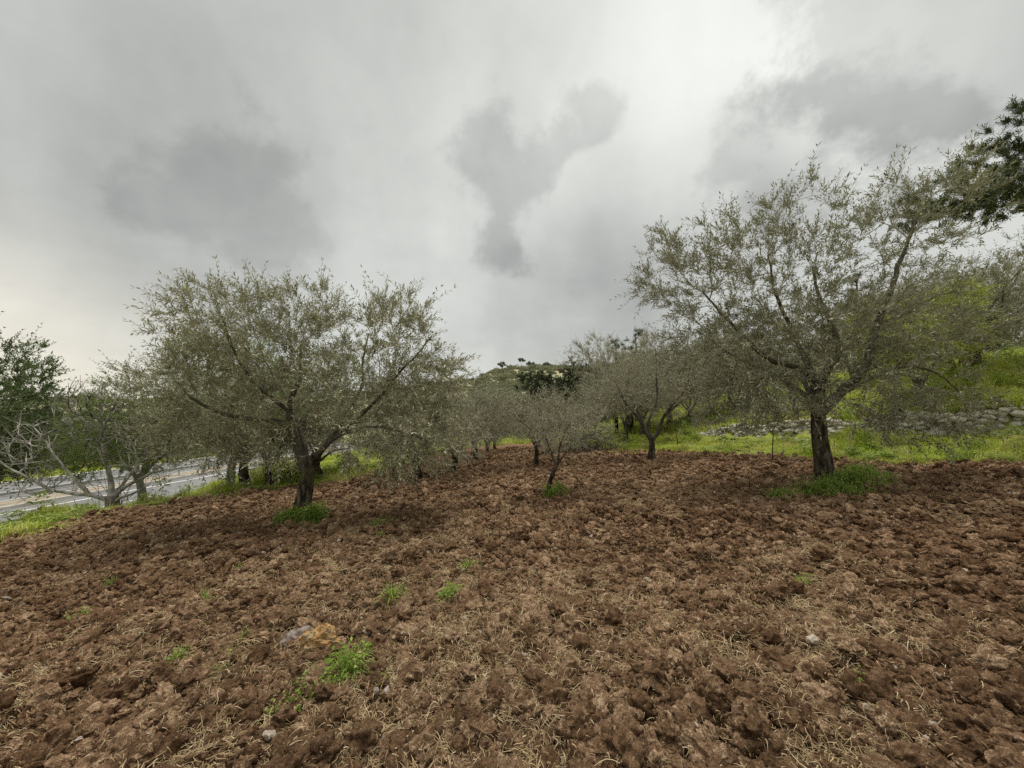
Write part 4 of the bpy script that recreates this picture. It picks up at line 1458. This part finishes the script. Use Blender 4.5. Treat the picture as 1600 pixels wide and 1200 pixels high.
# ------------------------------------------------------------------ green broadleaved trees
GRN = (M['white_bark'], M['white_bark'], M['olive_twig'], M['green_leaf'])
green = tree_parts(*olive_shape(51, 5.2, 4.8, 1.5, 0.15, (0.2, 0)), 420, 51, *GRN, n_leaf=14, leaf_l=0.065, leaf_w=0.026, slen=0.34, per_tip=4)
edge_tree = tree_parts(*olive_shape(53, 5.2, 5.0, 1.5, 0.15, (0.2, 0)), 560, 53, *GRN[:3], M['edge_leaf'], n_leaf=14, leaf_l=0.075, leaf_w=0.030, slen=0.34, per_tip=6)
plant('almond_tree', green, -10.4, 14.2, 'fresh green almond tree with pale trunk rising behind the left olive', 'tree', 'green trees along the road', 0.6, 1.1)
plant('almond_tree', green, -7.3, 13.6, 'fresh green tree showing through the middle of the left olive crown', 'tree', 'green trees along the road', 2.0, 0.92)
plant('almond_tree', green, -12.9, 13.7, 'fresh green tree between the bare fig and the left olive', 'tree', 'green trees along the road', 4.1, 1.0)
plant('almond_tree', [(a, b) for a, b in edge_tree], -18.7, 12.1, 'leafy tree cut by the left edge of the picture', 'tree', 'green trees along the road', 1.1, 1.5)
bushp = tree_parts(*olive_shape(52, 3.4, 2.8, 0.5, 0.07, (0.0, 0), 6), 260, 52, M['olive_limb'], M['olive_limb'], M['olive_twig'], M['bush_leaf'], n_leaf=12, leaf_l=0.075, leaf_w=0.034, slen=0.26, per_tip=3)
plant('yellow_green_bush', bushp, 12.6, 11.9, 'yellow green leafy bush on the terrace right of the tallest olive', 'bush', None, 0.0, 1.2)

# ------------------------------------------------------------------ pines and dark evergreens
def pine_shape(seed, h, w, trunk_h, r, n_limb=14, umbrella=0.0):
    rs = np.random.default_rng(seed)
    sk = [([(0, 0, -0.3), (0.05, 0, h * 0.3), (-0.05, 0.03, h * 0.6), (0, 0, h * 0.92)], r, r * 0.25)]
    lb = []
    for k in range(n_limb):
        t = trunk_h + (h * 0.95 - trunk_h) * k / (n_limb - 1)
        a = k * 2.4 + rs.normal(0, 0.3)
        prof = 1 - ((t - trunk_h) / (h - trunk_h)) ** (1.6 + umbrella * 2)
        reach = w * 0.5 * max(0.18, prof) * rs.uniform(0.75, 1.1)
        e = np.array([math.cos(a) * reach, math.sin(a) * reach, t + 0.16 * reach + rs.normal(0, 0.15)])
        m_ = np.array([e[0] * .5, e[1] * .5, t + 0.02 * reach])
        sk.append(([(0, 0, t - 0.1), tuple(m_), tuple(e)], max(0.02, r * 0.32), 0.012))
        q = max(0.35, reach * 0.36)
        for fr in (0.62, 1.0):
            lb.append((e[0] * fr, e[1] * fr, t + (e[2] - t) * fr, q, q, q * 0.45, 1.0))
    return sk, lb


PN = (M['pine_bark'], M['pine_bark'], M['pine_bark'], M['pine_needle'])
big_pine = tree_parts(*pine_shape(61, 13.5, 11.0, 5.6, 0.30, 18), 620, 61, *PN, n_leaf=20, leaf_l=0.18, leaf_w=0.036, slen=0.30, per_tip=6, along=2.5, droop=0.1, spread=1.3, stem_r=0.004, rough=0.15, up=0.3)
plant('pine_tree', big_pine, 24.3, 12.8, 'big dark pine reaching in from the top right edge', 'pine tree', 'pine trees', 0.3, 1.0, -0.3)
mid_pine = tree_parts(*pine_shape(62, 9.0, 5.4, 2.2, 0.2, 16), 420, 62, *PN, n_leaf=20, leaf_l=0.22, leaf_w=0.03, slen=0.34, per_tip=4, along=2, droop=0.1, spread=1.3, stems=False, rough=0.15)
for x, y, s, rz, lab in [(24.5, 27.0, 0.9, 0.0, 'dark pine on the slope seen through the tallest olive crown'), (17.0, 30.0, 0.95, 1.4, 'dark pine on the slope left of the tallest olive top'),
                         (11.0, 34.0, 0.95, 2.2, 'pine rising behind the olives on the far terrace'), (8.0, 29.5, 0.86, 4.0, 'pointed pine behind the vase shaped olive'),
                         (27.5, 23.5, 0.62, 5.0, 'pine behind the olives on the steep slope at right')]:
    plant('pine_tree', mid_pine, x, y, lab, 'pine tree', 'pine trees', rz, s, -0.3)
DK = (M['pine_bark'], M['pine_bark'], M['pine_bark'], M['dark_leaf'])
dark = tree_parts(*olive_shape(71, 6.5, 6.8, 0.9, 0.25, (0, 0), 8, 0.05), 560, 71, *DK, n_leaf=14, leaf_l=0.13, leaf_w=0.085, slen=0.38, per_tip=5, along=2.0, stems=False)
for x, y, s, rz, lab in [(5.6, 46.0, 1.22, 0.0, 'tallest dark evergreen oak beyond the far end of the field'), (2.1, 47.0, 0.78, 1.4, 'dark round evergreen left of the tallest evergreen oak'), (-0.2, 50.0, 0.55, 3.0, 'lowest dark evergreen at the centre beyond the olives'),
                         (9.0, 50.0, 1.2, 2.0, 'dark evergreen half hidden behind the pines at centre right'), (-5.0, 60.0, 0.75, 2.4, 'dull green evergreen below the hill behind the left row')]:
    plant('evergreen_oak', dark, x, y, lab, 'evergreen tree', 'dark evergreen trees below the hill', rz, s, -0.4)

# trees across the road on the left
for x, y, s, rz, lab in [(-45.0, 34.0, 1.1, 0.3, 'dark tree on the grass across the road, leftmost'), (-41.5, 42.0, 0.9, 1.3, 'dark tree across the road behind the fig branches'), (-50.0, 52.0, 1.1, 2.0, 'dark tree farther back across the road'),
                         (-42.0, 58.0, 1.0, 4.0, 'dark tree across the road behind the verge olive'), (-63.0, 50.0, 1.2, 5.0, 'dark tree at far left across the road'), (-41.0, 75.0, 1.1, 1.0, 'dark tree across the road far along it'), (-56.0, 66.0, 1.1, 0.1, 'dark tree on the rise across the road')]:
    plant('roadside_tree', dark, x, y, lab, 'tree', 'dark trees across the road', rz, s * 0.75, -0.3)
for x, y, s, rz, lab in [(-43.5, 30.5, 1.15, 1.0, 'grey olive across the road nearest the left edge'), (-44.0, 37.5, 1.0, 2.0, 'grey olive across the road seen through the fig'), (-47.0, 44.0, 1.1, 3.0, 'second grey olive across the road seen through the fig'), (-55.0, 42.0, 1.2, 4.4, 'grey olive on the rise across the road')]:
    plant('olive_tree', VAR[2], x, y, lab, 'olive tree', 'olive trees across the road', rz, s)


# ------------------------------------------------------------------ the hill: pines on the ridge and scrub
RN = (M['pine_bark'], M['pine_bark'], M['pine_bark'], M['ridge_needle_lightened'])
far_pine = tree_parts(*pine_shape(81, 10.0, 7.0, 5.2, 0.26, 9, 0.6), 200, 81, *RN, n_leaf=14, leaf_l=0.36, leaf_w=0.14, slen=0.7, per_tip=4, along=2, droop=0.1, spread=1.3, stems=False)
umb_pine = tree_parts(*pine_shape(82, 11.0, 6.5, 8.2, 0.22, 8, 0.9), 200, 82, *RN, n_leaf=14, leaf_l=0.34, leaf_w=0.14, slen=0.6, per_tip=4, along=2, droop=0.1, spread=1.3, stems=False)
round_pine = tree_parts(*olive_shape(83, 7.0, 7.5, 1.2, 0.25, (0, 0), 7, 0.05), 240, 83, *RN, n_leaf=12, leaf_l=0.34, leaf_w=0.15, slen=0.7, per_tip=4, along=1.5, stems=False)


def ridge(px, dist):
    x = (px - 800) / 601 * dist
    return x, dist


for kind, px, dist, s, lab in [
    (round_pine, 737, 236, 0.75, 'leftmost small round pine on the ridge of the hill'), (far_pine, 755, 240, 0.95, 'tall open pine on the ridge left of centre'), (round_pine, 768, 240, 0.72, 'low spreading pine on the ridge beside the tall open one'),
    (round_pine, 797, 240, 0.95, 'round pine on the ridge left of the umbrella pine'), (umb_pine, 814, 240, 1.0, 'single umbrella shaped pine with bare stem on the ridge'), (round_pine, 829, 240, 1.0, 'pine on the ridge right of the umbrella pine'),
    (round_pine, 840, 242, 0.62, 'small low pine on the ridge towards the dark evergreens'), (round_pine, 853, 240, 0.85, 'rightmost pine visible on the ridge'), (far_pine, 785, 190, 0.85, 'dark pine on the slope below the ridge'),
    (round_pine, 60, 190, 0.6, 'round tree on the skyline far left beyond the road'), (round_pine, 110, 185, 0.7, 'dark tree on the far left skyline behind the fig'), (round_pine, 140, 180, 0.8, 'dark tree on the far left skyline right of the fig top')]:
    x, y = ridge(px, dist)
    plant('hill_pine', kind, x, y, lab, 'pine tree', 'pines on the far hill', (px * 0.37) % 6.28, s * 0.62, -0.3)


def bush_mesh(i):
    rs = np.random.default_rng(900 + i)
    g = Geo()
    n = 420
    d = norm(rs.normal(size=(n, 3)))
    d[:, 2] = np.abs(d[:, 2])
    B = d * (0.55 + 0.45 * rs.uniform(size=(n, 1))) * [1, 1, 0.8] * (1 + 0.5 * vnoise(d[:, 0] * 2 + i, d[:, 1] * 2, 9))[:, None]
    leaf_faces(g, B, norm(d + rs.normal(0, 0.6, (n, 3))), rs.normal(size=(n, 3)), rs.uniform(0.16, 0.34, n), rs.uniform(0.1, 0.2, n))
    return g.mesh('scrub_bush', [M['scrub_leaf']])


SCRUB = proto_collection('scrub_bush', [bush_mesh(i) for i in range(4)])


def build_scrub():
    x, y, r = fan(26000, 62, 330, 56)
    ok = fbm(x / 14, y / 14, 210, 3) + rng.uniform(-0.4, 0.4, len(x)) > -0.12
    ok &= ~((x < ROAD_NEAR + 2) & (x > ROAD_FAR - 2) & (y < 125))
    x, y, r = x[ok], y[ok], r[ok]
    n = len(x)
    s = np.exp(rng.normal(math.log(0.75), 0.4, n)) * (0.8 + r / 300)
    rot = np.stack([np.zeros(n), np.zeros(n), rng.uniform(0, 6.28, n)], 1)
    scl = np.stack([s, s, s * rng.uniform(0.7, 1.1, n)], 1)
    instancer('hill_scrub', np.stack([x, y, terrain(x, y) - 0.1], 1), rot, scl, rng.integers(0, 4, n), SCRUB, kind='stuff',
              label='grey green scrub covering the distant hillside', category='scrub')


build_scrub()


# ------------------------------------------------------------------ brush pile and small dead sticks
def build_brush():
    g = Geo()
    rs = np.random.default_rng(55)
    for k in range(150):
        a = rs.uniform(0, 6.28)
        b = np.array([rs.normal(0, 0.7), rs.normal(0, 0.4), rs.uniform(0, 0.75)])
        d = norm(np.array([math.cos(a), math.sin(a) * .6, rs.normal(0.1, 0.35)]))
        L_ = rs.uniform(0.5, 1.5)
        w = rs.uniform(0.006, 0.022)
        tube(g, [b, b + d * L_ * .5 + rs.normal(0, .06, 3), b + d * L_ + rs.normal(0, .12, 3)], [w, w * .8, w * .4], 4, cap=False)
    x, y = 3.5, 17.4
    link('brush_pile', g.mesh('brush_pile', [M['olive_limb']]), None, (x, y, ground_z(x, y)), label='heap of dead pruned branches at the far edge of the field', category='brush pile')
    g = Geo()
    tube(g, [(0, 0, -0.1), (0.02, 0, 0.3), (-0.04, 0, 0.62), (-0.02, 0, 0.95)], [0.018, 0.016, 0.013, 0.008], 5)
    tube(g, [(-0.03, 0, 0.55), (0.08, 0, 0.72), (0.12, 0, 0.9)], [0.010, 0.008, 0.005], 4)
    x, y = 6.4, 15.0
    link('dead_stick', g.mesh('dead_stick', [M['olive_bark']]), None, (x, y, ground_z(x, y)), label='thin dark dead stick in the grass right of the vase shaped olive', category='stick')


build_brush()
